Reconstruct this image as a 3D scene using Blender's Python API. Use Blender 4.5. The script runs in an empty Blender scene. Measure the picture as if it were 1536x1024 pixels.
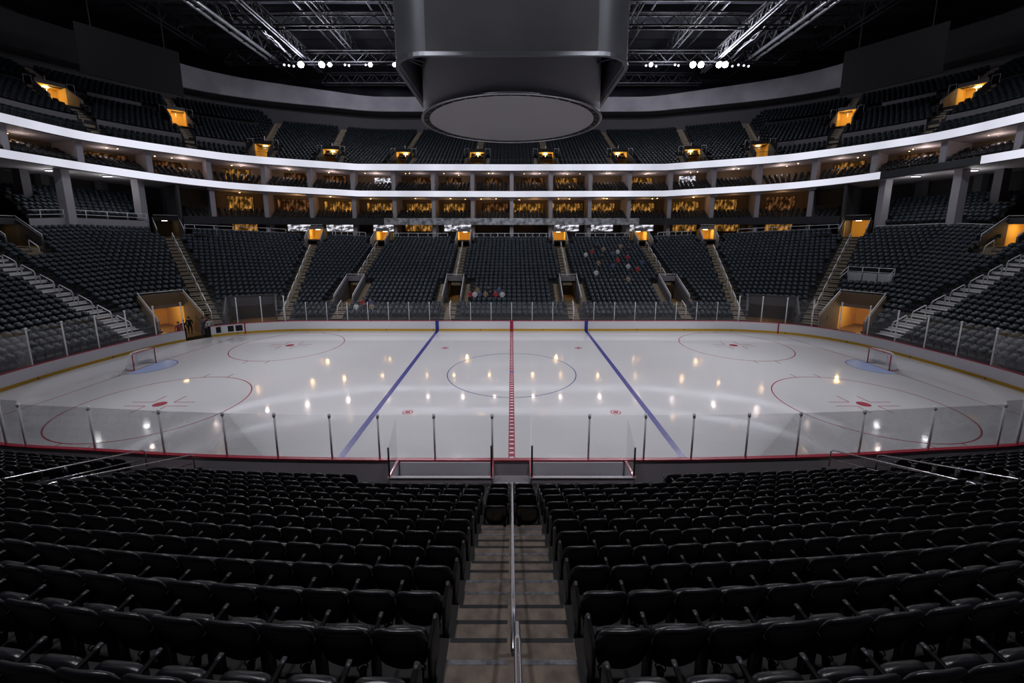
import bpy, math, random
import numpy as np
from mathutils import Vector, Matrix

random.seed(7)
rng = np.random.default_rng(7)
scene = bpy.context.scene
COL = scene.collection
PI = math.pi

# ------------------------------------------------------------------ camera figures (1536 x 1024)
ICE_E, FILL_E, NEAR_E = 12600.0, 6500.0, 8500.0
F, PITCH, PY, CY, CZ = 607.0, 0.165, 451.0, -28.5, 10.0
CS, SN = math.cos(PITCH), math.sin(PITCH)


def project(x, y, z):
    dy, dz = y - CY, z - CZ
    d = dy * CS - dz * SN
    if d < 0.05:
        return None
    u = dz * CS + dy * SN
    return 767.5 + F * x / d, PY - F * u / d, d


def in_frame(x, y, z, m=30):
    p = project(x, y, z)
    return p is not None and -m < p[0] < 1536 + m and -m < p[1] < 1024 + m


# ------------------------------------------------------------------ materials
MATS = {}


def mat(name, col, rough=0.5, metal=0.0, spec=0.5, emit=None, strength=0.0, noise=None, bump=None, coat=0.0):
    m = bpy.data.materials.new(name)
    m.use_nodes = True
    nt = m.node_tree
    b = nt.nodes['Principled BSDF']
    b.inputs['Base Color'].default_value = (*col, 1)
    b.inputs['Roughness'].default_value = rough
    b.inputs['Metallic'].default_value = metal
    b.inputs['Specular IOR Level'].default_value = spec
    b.inputs['Coat Weight'].default_value = coat
    if emit:
        b.inputs['Emission Color'].default_value = (*emit, 1)
        b.inputs['Emission Strength'].default_value = strength
    if noise or bump:
        tc = nt.nodes.new('ShaderNodeTexCoord')
        n = nt.nodes.new('ShaderNodeTexNoise')
        n.inputs['Scale'].default_value = (noise or bump)[0]
        n.inputs['Detail'].default_value = 6
        nt.links.new(tc.outputs['Object'], n.inputs['Vector'])
        if noise:
            mx = nt.nodes.new('ShaderNodeMixRGB')
            mx.inputs[1].default_value = (*col, 1)
            mx.inputs[2].default_value = (*noise[1], 1)
            rp = nt.nodes.new('ShaderNodeValToRGB')
            rp.color_ramp.elements[0].position = 0.38
            rp.color_ramp.elements[1].position = 0.66
            nt.links.new(n.outputs['Fac'], rp.inputs['Fac'])
            nt.links.new(rp.outputs['Color'], mx.inputs['Fac'])
            nt.links.new(mx.outputs['Color'], b.inputs['Base Color'])
        if bump:
            bp = nt.nodes.new('ShaderNodeBump')
            bp.inputs['Strength'].default_value = bump[1]
            bp.inputs['Distance'].default_value = bump[2] if len(bump) > 2 else 0.01
            nt.links.new(n.outputs['Fac'], bp.inputs['Height'])
            nt.links.new(bp.outputs['Normal'], b.inputs['Normal'])
    MATS[name] = m
    return m


mat('black_vinyl', (0.006, 0.006, 0.009), 0.34, spec=0.9, bump=(60, 0.12, 0.002))
mat('black_plastic', (0.004, 0.004, 0.005), 0.55, spec=0.12)
mat('seat_iron', (0.012, 0.012, 0.014), 0.5)
mat('arm_grey', (0.045, 0.045, 0.052), 0.35)
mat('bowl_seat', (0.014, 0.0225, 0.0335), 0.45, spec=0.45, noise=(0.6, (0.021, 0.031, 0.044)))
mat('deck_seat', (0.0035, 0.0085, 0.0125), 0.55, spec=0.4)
mat('suite_seat', (0.010, 0.011, 0.014), 0.55)
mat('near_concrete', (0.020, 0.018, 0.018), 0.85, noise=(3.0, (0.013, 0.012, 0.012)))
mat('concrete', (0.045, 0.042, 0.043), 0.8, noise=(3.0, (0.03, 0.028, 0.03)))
mat('stair_tread', (0.19, 0.145, 0.115), 0.75, noise=(5.0, (0.095, 0.073, 0.058)))
mat('tan_stair', (0.34, 0.27, 0.19), 0.8, noise=(4.0, (0.26, 0.205, 0.14)))
mat('pale_stair', (0.66, 0.64, 0.64), 0.8)
mat('nosing_black', (0.012, 0.012, 0.014), 0.6)
mat('nosing_silver', (0.42, 0.42, 0.45), 0.35, metal=0.8, noise=(14, (0.2, 0.2, 0.22)))
mat('rail_white', (0.82, 0.82, 0.86), 0.4)
mat('rail_steel', (0.62, 0.62, 0.66), 0.22, metal=0.95)
mat('board_white', (0.78, 0.77, 0.82), 0.35)
mat('board_back', (0.46, 0.41, 0.45), 0.45, noise=(0.5, (0.52, 0.46, 0.51)))
mat('cap_red', (0.42, 0.018, 0.045), 0.35)
mat('kick_yellow', (0.62, 0.36, 0.012), 0.45)
mat('line_red', (0.36, 0.03, 0.06), 0.25)
mat('line_blue', (0.03, 0.035, 0.26), 0.25)
mat('crease_blue', (0.42, 0.52, 0.80), 0.2)
mat('post_metal', (0.88, 0.88, 0.92), 0.4)
mat('post_black', (0.01, 0.01, 0.011), 0.4)
mat('net_red', (0.36, 0.012, 0.03), 0.3)
mat('net_pad', (0.75, 0.75, 0.8), 0.6)
mat('wall_grey', (0.20, 0.19, 0.205), 0.75, noise=(1.2, (0.16, 0.15, 0.165)))
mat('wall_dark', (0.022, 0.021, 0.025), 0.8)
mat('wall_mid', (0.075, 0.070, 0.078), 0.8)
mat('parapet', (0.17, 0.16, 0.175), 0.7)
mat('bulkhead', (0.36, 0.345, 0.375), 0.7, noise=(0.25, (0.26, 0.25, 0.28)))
mat('ceiling_black', (0.15, 0.155, 0.19), 0.8, noise=(0.15, (0.07, 0.072, 0.09)))
mat('truss_grey', (0.16, 0.16, 0.18), 0.4, metal=0.5)
mat('truss_pale', (0.50, 0.50, 0.54), 0.35, metal=0.6)
mat('truss_dark', (0.035, 0.035, 0.042), 0.5)
mat('score_face', (0.13, 0.125, 0.14), 0.55, noise=(0.35, (0.105, 0.10, 0.115)))
mat('score_corner', (0.15, 0.15, 0.175), 0.45, metal=0.2)
mat('score_rim', (0.40, 0.41, 0.46), 0.3, metal=0.8)
mat('score_dark', (0.010, 0.010, 0.012), 0.5)
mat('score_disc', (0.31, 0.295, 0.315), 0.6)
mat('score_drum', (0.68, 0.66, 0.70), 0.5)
mat('screen_off', (0.013, 0.013, 0.016), 0.6, spec=0.3)
mat('led_off', (0.03, 0.034, 0.040), 0.4)
mat('fascia_dark', (0.03, 0.03, 0.036), 0.5)
mat('fascia_grey', (0.13, 0.125, 0.14), 0.5)
mat('fascia_metal', (0.62, 0.62, 0.68), 0.45, metal=0.2, noise=(1.6, (0.16, 0.16, 0.18)))
mat('vom_yellow', (0.85, 0.56, 0.14), 0.7)
mat('warm_wall', (0.22, 0.15, 0.09), 0.7)
mat('suite_ceiling', (0.58, 0.53, 0.56), 0.7)
mat('suite_side', (0.42, 0.39, 0.43), 0.6)
mat('mat_dark', (0.03, 0.028, 0.028), 0.8)
mat('rubber_tan', (0.26, 0.16, 0.06), 0.85, noise=(6, (0.16, 0.10, 0.04)))
mat('skin', (0.45, 0.27, 0.19), 0.6)
mat('hair', (0.02, 0.014, 0.01), 0.6)
for nm, c in (('cloth_red', (0.40, 0.03, 0.05)), ('cloth_black', (0.012, 0.012, 0.016)), ('cloth_white', (0.6, 0.6, 0.62)),
              ('cloth_blue', (0.06, 0.10, 0.22)), ('cloth_grey', (0.14, 0.14, 0.16)), ('cloth_tan', (0.30, 0.22, 0.15))):
    mat(nm, c, 0.8)


def emissive(name, col, strength, scale=None, lo=0.35, stretch=(1, 1, 1), thr=(0.4, 0.62)):
    m = bpy.data.materials.new(name)
    m.use_nodes = True
    nt = m.node_tree
    nt.nodes.clear()
    out = nt.nodes.new('ShaderNodeOutputMaterial')
    e = nt.nodes.new('ShaderNodeEmission')
    e.inputs['Color'].default_value = (*col, 1)
    e.inputs['Strength'].default_value = strength
    nt.links.new(e.outputs[0], out.inputs[0])
    if scale:
        tc = nt.nodes.new('ShaderNodeTexCoord')
        mp = nt.nodes.new('ShaderNodeMapping')
        mp.inputs['Scale'].default_value = stretch
        n = nt.nodes.new('ShaderNodeTexNoise')
        n.inputs['Scale'].default_value = scale
        n.inputs['Detail'].default_value = 3
        rp = nt.nodes.new('ShaderNodeMapRange')
        rp.inputs['From Min'].default_value = thr[0]
        rp.inputs['From Max'].default_value = thr[1]
        rp.inputs['To Min'].default_value = strength * lo
        rp.inputs['To Max'].default_value = strength
        nt.links.new(tc.outputs['Object'], mp.inputs['Vector'])
        nt.links.new(mp.outputs[0], n.inputs['Vector'])
        nt.links.new(n.outputs['Fac'], rp.inputs['Value'])
        nt.links.new(rp.outputs[0], e.inputs['Strength'])
    MATS[name] = m
    return m


emissive('led_white', (0.86, 0.87, 1.0), 0.95, 0.10, 0.72, (1, 1, 0.2))
emissive('lamp_white', (0.92, 0.92, 1.0), 90)
emissive('lamp_small', (0.9, 0.92, 1.0), 5)
emissive('lamp_warm', (1.0, 0.62, 0.26), 12)
emissive('window_amber', (1.0, 0.46, 0.10), 0.60, 1.5, 0.06, (1.5, 1.5, 0.7), (0.46, 0.72))
emissive('window_dim', (1.0, 0.42, 0.15), 0.22, 1.5, 0.06, (1.5, 1.5, 0.7), (0.46, 0.74))
emissive('window_white', (0.92, 0.90, 1.0), 1.0, 1.2, 0.05, (1, 1, 2.2), (0.44, 0.60))
emissive('vom_lamp', (1.0, 0.74, 0.36), 14)


def make_glass():
    m = bpy.data.materials.new('rink_glass')
    m.use_nodes = True
    nt = m.node_tree
    nt.nodes.clear()
    out = nt.nodes.new('ShaderNodeOutputMaterial')
    tr = nt.nodes.new('ShaderNodeBsdfTransparent')
    tr.inputs[0].default_value = (0.985, 0.987, 0.99, 1)
    gl = nt.nodes.new('ShaderNodeBsdfGlossy')
    gl.inputs['Roughness'].default_value = 0.04
    df = nt.nodes.new('ShaderNodeBsdfDiffuse')
    df.inputs[0].default_value = (0.7, 0.7, 0.75, 1)
    fr = nt.nodes.new('ShaderNodeFresnel')
    fr.inputs[0].default_value = 1.45
    mul = nt.nodes.new('ShaderNodeMath')
    mul.operation = 'MULTIPLY'
    mul.inputs[1].default_value = 0.45
    nt.links.new(fr.outputs[0], mul.inputs[0])
    m1 = nt.nodes.new('ShaderNodeMixShader')
    nt.links.new(mul.outputs[0], m1.inputs[0])
    nt.links.new(tr.outputs[0], m1.inputs[1])
    nt.links.new(gl.outputs[0], m1.inputs[2])
    m2 = nt.nodes.new('ShaderNodeMixShader')
    m2.inputs[0].default_value = 0.022
    nt.links.new(m1.outputs[0], m2.inputs[1])
    nt.links.new(df.outputs[0], m2.inputs[2])
    nt.links.new(m2.outputs[0], out.inputs[0])
    MATS['rink_glass'] = m


make_glass()


def make_ice():
    m = mat('ice', (0.70, 0.69, 0.71), 0.1, spec=0.85)
    nt = m.node_tree
    b = nt.nodes['Principled BSDF']
    tc = nt.nodes.new('ShaderNodeTexCoord')
    n = nt.nodes.new('ShaderNodeTexNoise')
    n.inputs['Scale'].default_value = 0.35
    n.inputs['Detail'].default_value = 8
    mr = nt.nodes.new('ShaderNodeMapRange')
    mr.inputs['From Min'].default_value = 0.35
    mr.inputs['From Max'].default_value = 0.7
    mr.inputs['To Min'].default_value = 0.03
    mr.inputs['To Max'].default_value = 0.11
    nt.links.new(tc.outputs['Object'], n.inputs['Vector'])
    nt.links.new(n.outputs['Fac'], mr.inputs['Value'])
    nt.links.new(mr.outputs[0], b.inputs['Roughness'])
    n2 = nt.nodes.new('ShaderNodeTexNoise')
    n2.inputs['Scale'].default_value = 1.1
    n2.inputs['Detail'].default_value = 5
    bp = nt.nodes.new('ShaderNodeBump')
    bp.inputs['Strength'].default_value = 0.10
    bp.inputs['Distance'].default_value = 0.02
    nt.links.new(tc.outputs['Object'], n2.inputs['Vector'])
    nt.links.new(n2.outputs['Fac'], bp.inputs['Height'])
    nt.links.new(bp.outputs['Normal'], b.inputs['Normal'])


make_ice()


def make_netting():
    m = bpy.data.materials.new('goal_netting')
    m.use_nodes = True
    nt = m.node_tree
    nt.nodes.clear()
    out = nt.nodes.new('ShaderNodeOutputMaterial')
    tr = nt.nodes.new('ShaderNodeBsdfTransparent')
    df = nt.nodes.new('ShaderNodeBsdfDiffuse')
    df.inputs[0].default_value = (0.8, 0.8, 0.84, 1)
    mx = nt.nodes.new('ShaderNodeMixShader')
    mx.inputs[0].default_value = 0.38
    nt.links.new(tr.outputs[0], mx.inputs[1])
    nt.links.new(df.outputs[0], mx.inputs[2])
    nt.links.new(mx.outputs[0], out.inputs[0])
    MATS['goal_netting'] = m


make_netting()


# ------------------------------------------------------------------ mesh helpers
class MB:
    def __init__(self):
        self.v, self.f, self.m = [], [], []

    def add(self, verts, faces, mi=0):
        o = len(self.v)
        self.v.extend([tuple(p) for p in verts])
        for q in faces:
            self.f.append([i + o for i in q])
            self.m.append(mi)
        return self

    def quad(self, a, b, c, d, mi=0):
        return self.add([a, b, c, d], [(0, 1, 2, 3)], mi)

    def box(self, lo, hi, mi=0, M=None):
        x0, y0, z0 = lo
        x1, y1, z1 = hi
        vs = [(x0, y0, z0), (x1, y0, z0), (x1, y1, z0), (x0, y1, z0), (x0, y0, z1), (x1, y0, z1), (x1, y1, z1), (x0, y1, z1)]
        if M is not None:
            vs = [tuple(M @ Vector(p)) for p in vs]
        return self.add(vs, [(0, 3, 2, 1), (4, 5, 6, 7), (0, 1, 5, 4), (1, 2, 6, 5), (2, 3, 7, 6), (3, 0, 4, 7)], mi)

    def tube(self, pts, r, n=6, mi=0, caps=True):
        pts = [Vector(p) for p in pts]
        rings = []
        for i, p in enumerate(pts):
            a = pts[max(i - 1, 0)]
            b = pts[min(i + 1, len(pts) - 1)]
            t = (b - a)
            if t.length < 1e-9:
                t = Vector((0, 0, 1))
            t.normalize()
            up = Vector((0, 0, 1)) if abs(t.z) < 0.9 else Vector((0, 1, 0))
            u = t.cross(up).normalized()
            w = u.cross(t).normalized()
            rr = r[i] if isinstance(r, (list, tuple)) else r
            rings.append([p + (u * math.cos(2 * PI * k / n) + w * math.sin(2 * PI * k / n)) * rr for k in range(n)])
        vs = [p for ring in rings for p in ring]
        fs = []
        for i in range(len(pts) - 1):
            for k in range(n):
                k2 = (k + 1) % n
                fs.append((i * n + k, i * n + k2, (i + 1) * n + k2, (i + 1) * n + k))
        if caps:
            fs.append(tuple(range(n))[::-1])
            fs.append(tuple((len(pts) - 1) * n + k for k in range(n)))
        return self.add(vs, fs, mi)

    def prism(self, poly, z0, z1, mi=0):
        n = len(poly)
        vs = [(x, y, z0) for x, y in poly] + [(x, y, z1) for x, y in poly]
        fs = [tuple(range(n))[::-1], tuple(range(n, 2 * n))] + [(i, (i + 1) % n, n + (i + 1) % n, n + i) for i in range(n)]
        return self.add(vs, fs, mi)

    def strip(self, A, B, mi=0):
        """faces between two polylines of equal length"""
        n = len(A)
        return self.add(list(A) + list(B), [(i, i + 1, n + i + 1, n + i) for i in range(n - 1)], mi)

    def wall(self, A, B, C, D, mi=0):
        """closed band A->B->C->D->A around polylines"""
        for P, Q in ((A, B), (B, C), (C, D), (D, A)):
            self.strip(P, Q, mi)
        for e in (0, -1):
            self.quad(A[e], B[e], C[e], D[e], mi)
        return self

    def build(self, name, mats, parent=None, smooth=False):
        me = bpy.data.meshes.new(name)
        me.from_pydata(self.v, [], self.f)
        if not isinstance(mats, (list, tuple)):
            mats = [mats]
        for k in mats:
            me.materials.append(MATS[k])
        if len(mats) > 1:
            me.polygons.foreach_set('material_index', self.m)
        if smooth:
            me.polygons.foreach_set('use_smooth', [True] * len(self.f))
        me.update()
        o = bpy.data.objects.new(name, me)
        COL.objects.link(o)
        if parent is not None:
            o.parent = parent
        return o


def tag(o, label=None, cat=None, group=None, kind=None):
    if label:
        o['label'] = label
    if cat:
        o['category'] = cat
    if group:
        o['group'] = group
    if kind:
        o['kind'] = kind
    return o


def struct(o):
    o['kind'] = 'structure'
    return o


def empty(name, label, cat, loc=(0, 0, 0), rz=0, group=None):
    o = bpy.data.objects.new(name, None)
    o.empty_display_size = 0.2
    COL.objects.link(o)
    o.location = loc
    o.rotation_euler = (0, 0, rz)
    return tag(o, label, cat, group)


def kids(o, cache={}):
    return [c for c in o.children]


def copy_tree(o, parent=None):
    c = o.copy()
    COL.objects.link(c)
    if parent is not None:
        c.parent = parent
    for ch in list(o.children):
        copy_tree(ch, c)
    return c


ORD = ('first second third fourth fifth sixth seventh eighth ninth tenth eleventh twelfth thirteenth fourteenth fifteenth sixteenth '
       'seventeenth eighteenth nineteenth twentieth').split()


def ordw(n):
    if n <= 20:
        return ORD[n - 1]
    tens = {2: 'twenty', 3: 'thirty', 4: 'forty', 5: 'fifty', 6: 'sixty'}
    t, u = divmod(n, 10)
    return tens[t] + ('-' + ORD[u - 1] if u else 'th').replace('ty' + 'th', 'tieth')


def crom(pts, n=8):
    """Catmull-Rom sample through points (any dimension)"""
    P = [np.array(p, float) for p in pts]
    P = [2 * P[0] - P[1]] + P + [2 * P[-1] - P[-2]]
    out = []
    for i in range(1, len(P) - 2):
        for k in range(n):
            t = k / n
            a, b, c, d = P[i - 1], P[i], P[i + 1], P[i + 2]
            out.append(0.5 * ((2 * b) + (-a + c) * t + (2 * a - 5 * b + 4 * c - d) * t * t + (-a + 3 * b - 3 * c + d) * t ** 3))
    out.append(P[-2])
    return np.array(out)


class Curve:
    """plan polyline with arc length; extra columns ride along"""

    def __init__(self, pts):
        self.p = np.array(pts, float)
        d = np.hypot(*np.diff(self.p[:, :2], axis=0).T)
        self.s = np.concatenate([[0], np.cumsum(d)])
        self.L = self.s[-1]

    def at(self, s):
        return np.array([np.interp(s, self.s, self.p[:, k]) for k in range(self.p.shape[1])])

    def tan(self, s, e=0.6):
        a, b = self.at(max(s - e, 0)), self.at(min(s + e, self.L))
        t = b[:2] - a[:2]
        return t / np.hypot(*t)


# ------------------------------------------------------------------ rink plan
half = [(0, 12.54), (-8, 12.54), (-16, 12.56), (-22.2, 12.5), (-25.2, 11.95), (-28.3, 10.75), (-30.5, 8.6), (-31.7, 6.2), (-32.5, 2.2), (-32.8, -1.8),
        (-32.4, -5.2), (-30.6, -8.4), (-27.2, -10.8), (-22.3, -12.2), (-17.5, -12.72), (-14.3, -13.05), (-11.4, -13.26), (-7.2, -13.42), (-3, -13.46), (0, -13.46)]
H = crom(half, 5)
RINK = Curve(H)          # left half, far centre to near centre


def rink_pt(s, off=0.0, side=-1):
    """point on the boards, s metres from the far centre line; side -1 left, +1 right; off outward"""
    p = RINK.at(s)
    t = RINK.tan(s)
    n = np.array([t[1], -t[0]])          # outward for the left half run
    q = p + n * off
    return (q[0] if side < 0 else -q[0], q[1])


# ------------------------------------------------------------------ ice with its painted markings
def ring(mb, cx, cy, r, w, z, mi, a0=0, a1=2 * PI, n=96):
    A, B = [], []
    for k in range(n + 1):
        a = a0 + (a1 - a0) * k / n
        A.append((cx + (r - w / 2) * math.cos(a), cy + (r - w / 2) * math.sin(a), z))
        B.append((cx + (r + w / 2) * math.cos(a), cy + (r + w / 2) * math.sin(a), z))
    mb.strip(B, A, mi)


def disc(mb, cx, cy, r, z, mi, n=32):
    mb.add([(cx + r * math.cos(2 * PI * k / n), cy + r * math.sin(2 * PI * k / n), z) for k in range(n)], [tuple(range(n))], mi)


def bar(mb, a, b, w, z, mi):
    a, b = Vector((*a, z)), Vector((*b, z))
    t = (b - a).normalized()
    n = Vector((-t.y, t.x, 0)) * w / 2
    mb.quad(a - n, b - n, b + n, a + n, mi)


ice = MB()
loop = [(x, y, 0) for x, y in H] + [(-x, y, 0) for x, y in H[::-1][1:-1]]
ice.add(loop, [tuple(range(len(loop)))], 0)
Z1 = 0.004
for sx in (-1, 1):
    bar(ice, (sx * 7.74, -13.44), (sx * 7.74, 12.5), 0.32, Z1, 2)
    ring(ice, sx * 20.9, -5.8, 4.62, 0.07, Z1, 1)
    ring(ice, sx * 20.1, 7.0, 4.6, 0.07, Z1, 1)
    for cx, cy in ((20.9, -5.8), (20.1, 7.0)):
        disc(ice, sx * cx, cy, 0.36, Z1 + .002, 1)
        for ax in (-1, 1):
            for ay in (-1, 1):
                ex, ey = sx * cx + ax * 0.62, cy + ay * 0.28
                bar(ice, (ex, ey), (ex + ax * 1.25, ey), 0.06, Z1, 1)
                bar(ice, (ex, ey), (ex, ey + ay * 0.95), 0.06, Z1, 1)
            for ay in (-1, 1):
                hx = sx * cx + ax * 0.85
                hy = cy + ay * 4.55
                bar(ice, (hx, hy), (hx, hy + ay * 0.65), 0.06, Z1, 1)
    for cy in (6.15, -6.9):
        disc(ice, sx * 5.9, cy, 0.3, Z1, 1)
        ring(ice, sx * 5.9, cy, 0.2, 0.05, Z1 + .002, 4, n=24)
    gl = crom([(-29.0, -9.6), (-28.4, -7.0), (-28.1, -4.3), (-27.9, 1.1), (-27.4, 6), (-26.7, 11.25)], 6)
    for a, b in zip(gl[:-1], gl[1:]):
        bar(ice, (sx * -a[0], a[1]), (sx * -b[0], b[1]), 0.06, Z1, 1)
    # crease
    cr = [(sx * 27.86, 1.1 + 1.83 * math.cos(PI * k / 24) * -1, Z1) for k in (0, 24)]
    arc = [(sx * (27.86 - 1.95 * math.sin(PI * k / 24)), 1.1 - 1.75 * math.cos(PI * k / 24), Z1) for k in range(25)]
    ice.add(arc, [tuple(range(25))] if sx < 0 else [tuple(range(25))[::-1]], 3)
    for a, b in zip(arc[:-1], arc[1:]):
        bar(ice, a[:2], b[:2], 0.05, Z1 + .002, 2)
ring(ice, 0, -0.17, 4.65, 0.06, Z1, 2)
bar(ice, (0, -13.44), (0, 12.5), 0.30, Z1, 1)
y = -13.2
while y < 12.4:                                     # pale checks down the red line
    bar(ice, (-0.10, y), (0.10, y), 0.11, Z1 + .003, 4)
    y += 0.40
disc(ice, 0, -0.17, 0.15, Z1 + .004, 2)
# keep every face up
io = ice.build('ice_floor', ['ice', 'line_red', 'line_blue', 'crease_blue', 'board_white'])
for f in io.data.polygons:
    if f.normal.z < 0:
        f.flip()
struct(io)
io['label'] = 'white glossy ice sheet with red and blue hockey markings'

# ground under everything outside the ice
g = MB()
g.quad((-75, -50, -0.25), (75, -50, -0.25), (75, 70, -0.25), (-75, 70, -0.25))
struct(g.build('floor', 'mat_dark'))

# ------------------------------------------------------------------ boards
boards = empty('dasher_boards', 'white hockey boards with red cap rail and yellow kick plate around the ice', 'rink boards')
GATE = (35.0, 38.4)      # left gate, arc length from the far centre (set below)


def find_s(px, z=0.0):
    best = None
    for s in np.arange(0, RINK.L, 0.05):
        p = RINK.at(s)
        q = project(p[0], p[1], z)
        if q and p[1] > -9 and (best is None or abs(q[0] - px) < best[0]):
            best = (abs(q[0] - px), s)
    return best[1]


GATE = (find_s(318), find_s(279))


def board_run(s0, s1, side, fine=0.5):
    n = max(2, int((s1 - s0) / fine) + 1)
    ss = np.linspace(s0, s1, n)
    i0 = [rink_pt(s, 0.0, side) for s in ss]
    i1 = [rink_pt(s, 0.12, side) for s in ss]
    return i0, i1


def lift(P, z):
    return [(x, y, z) for x, y in P]


runs = [(0, GATE[0], -1), (GATE[1], RINK.L, -1), (0, RINK.L, 1)]
bw, bc, bk, bb = MB(), MB(), MB(), MB()
for s0, s1, side in runs:
    a, b = board_run(s0, s1, side)
    ko = [rink_pt(s, -0.025, side) for s in np.linspace(s0, s1, len(a))]
    co = [rink_pt(s, -0.02, side) for s in np.linspace(s0, s1, len(a))]
    ci = [rink_pt(s, 0.16, side) for s in np.linspace(s0, s1, len(a))]
    mid = [rink_pt(s, 0.06, side) for s in np.linspace(s0, s1, len(a))]
    bw.wall(lift(a, 0.20), lift(a, 1.03), lift(mid, 1.03), lift(mid, 0.20))
    bb.wall(lift(mid, -0.2), lift(mid, 1.03), lift(b, 1.03), lift(b, -0.2))
    bk.wall(lift(ko, 0.0), lift(ko, 0.21), lift(mid, 0.21), lift(mid, 0.0))
    bc.wall(lift(co, 1.03), lift(co, 1.08), lift(ci, 1.08), lift(ci, 1.03))
bw.build('board_face', 'board_white', boards)
bb.build('board_back', 'board_back', boards)
bk.build('kick_plate', 'kick_yellow', boards)
bc.build('cap_rail', 'cap_red', boards)
for X, w, m in ((-7.74, 0.34, 'line_blue'), (7.74, 0.34, 'line_blue'), (0, 0.34, 'line_red')):
    q = MB()
    q.box((X - w / 2, 12.49, 0.0), (X + w / 2, 12.535, 1.09))
    q.build('line_stripe', m, boards)
for sd in (-1, 1):
    s = find_s(368)
    p = rink_pt(s, -0.03, sd)
    t = RINK.tan(s)
    q = MB()
    q.box((-0.05, -0.03, 0), (0.05, 0.03, 1.09), M=Matrix.Translation((p[0], p[1], 0)) @ Matrix.Rotation(math.atan2(t[1], t[0]) * (1 if sd < 0 else -1), 4, 'Z'))
    q.build('line_stripe', 'line_red', boards)
for px0, px1 in ((325, 333), (343, 352), (354, 365)):  # dark rectangles laid over the white board face
    sa, sb = find_s(px1), find_s(px0)
    ss = np.linspace(sa, sb, 4)
    q = MB()
    q.strip([(*rink_pt(s, -0.012), 0.33) for s in ss], [(*rink_pt(s, -0.012), 0.92) for s in ss])
    tag(q.build('dark_panel', 'screen_off', boards), 'dark patch on the white board')
for sd in (-1, 1):
    q = MB()
    for s in np.arange(3.2, RINK.L, 4.9):
        if sd < 0 and GATE[0] - .3 < s < GATE[1] + .3:
            continue
        p, p2 = rink_pt(s, -0.03, sd), rink_pt(s + 0.06, -0.03, sd)
        q.strip([(*p, 0.02), (*p2, 0.02)], [(*p, 0.205), (*p2, 0.205)])
    q.build('kick_plate_joint', 'truss_dark', boards)


# ------------------------------------------------------------------ glass panes, each with its post
def pane_thing(pa, pb, zt, where, post_r=0.035, dark=False, post=True, zb=1.08):
    c = ((pa[0] + pb[0]) / 2, (pa[1] + pb[1]) / 2)
    root = empty('glass_pane', where, 'rink glass', (pa[0], pa[1], zb))
    t = Vector((pb[0] - pa[0], pb[1] - pa[1], 0))
    L = t.length
    t.normalize()
    n = Vector((-t.y, t.x, 0)) * 0.006
    q = MB()
    a, b = t * 0.03, t * (L - 0.03)
    h = zt - zb
    vs = []
    for p in (a - n, b - n, b + n, a + n):
        vs.append(p)
    q.add([(*p.xy, 0.0) for p in vs] + [(*p.xy, h) for p in vs], [(0, 3, 2, 1), (4, 5, 6, 7), (0, 1, 5, 4), (1, 2, 6, 5), (2, 3, 7, 6), (3, 0, 4, 7)])
    q.build('pane', 'rink_glass', root)
    if post:
        q = MB()
        q.tube([(0, 0, -0.04), (0, 0, h + 0.02)], post_r, 8)
        q.tube([(0, 0, h - 0.10), (0, 0, h + 0.06)], post_r * 1.5, 8)
        q.build('post', 'post_black' if dark else 'post_metal', root, True)
    return root


near_x = [0.77, 3.08, 5.3, 7.21, 9.44, 11.54, 14.26, 17.44, 20.7]
near_s = []
for X in near_x:
    ss = np.arange(RINK.L * 0.55, RINK.L, 0.02)
    k = np.argmin([abs(RINK.at(s)[0] + X) for s in ss])
    near_s.append(ss[k])
for side in (-1, 1):
    wn = 'left' if side < 0 else 'right'
    # far and end boards, counted from the red line
    s_end = near_s[-1] - 1.0
    cnt = int(round(s_end / 2.1))
    ss = np.linspace(0.0, s_end, cnt + 1)
    j = 0
    for i in range(cnt):
        a, b = ss[i], ss[i + 1]
        if side < 0 and a < GATE[1] and b > GATE[0]:
            if a < GATE[0] - 0.6:
                b = GATE[0] - 0.05
            elif b > GATE[1] + 0.6:
                a = GATE[1] + 0.05
            else:
                continue
        j += 1
        mid = (a + b) / 2
        zt = 2.95 if mid < 23.5 else 3.65
        pane_thing(rink_pt(a, 0.06, side), rink_pt(b, 0.06, side), zt,
                   'clear glass pane on the white boards, %s %s of the far red line' % (ordw(j), wn), 0.028 if mid < 23.5 else 0.045)
    for i in range(len(near_s)):
        a = near_s[i]
        b = near_s[i - 1] if i else None
        if b is None:
            continue
        pane_thing(rink_pt(a, 0.06, side), rink_pt(b, 0.06, side), 2.93,
                   'clear glass pane above the near boards, %s %s of the centre aisle' % (ordw(i), wn), 0.04)
    pane_thing(rink_pt(s_end, 0.06, side), rink_pt(near_s[-1], 0.06, side), 3.1, 'clear glass pane at the bend of the near boards, %s end' % wn, 0.05)
    # short dark posts beside the timekeeper gap
q = pane_thing(rink_pt(near_s[0], 0.06, -1), rink_pt(near_s[0], 0.06, 1), 2.93, 'clear glass pane across the near end of the red line', 0.04)


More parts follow.
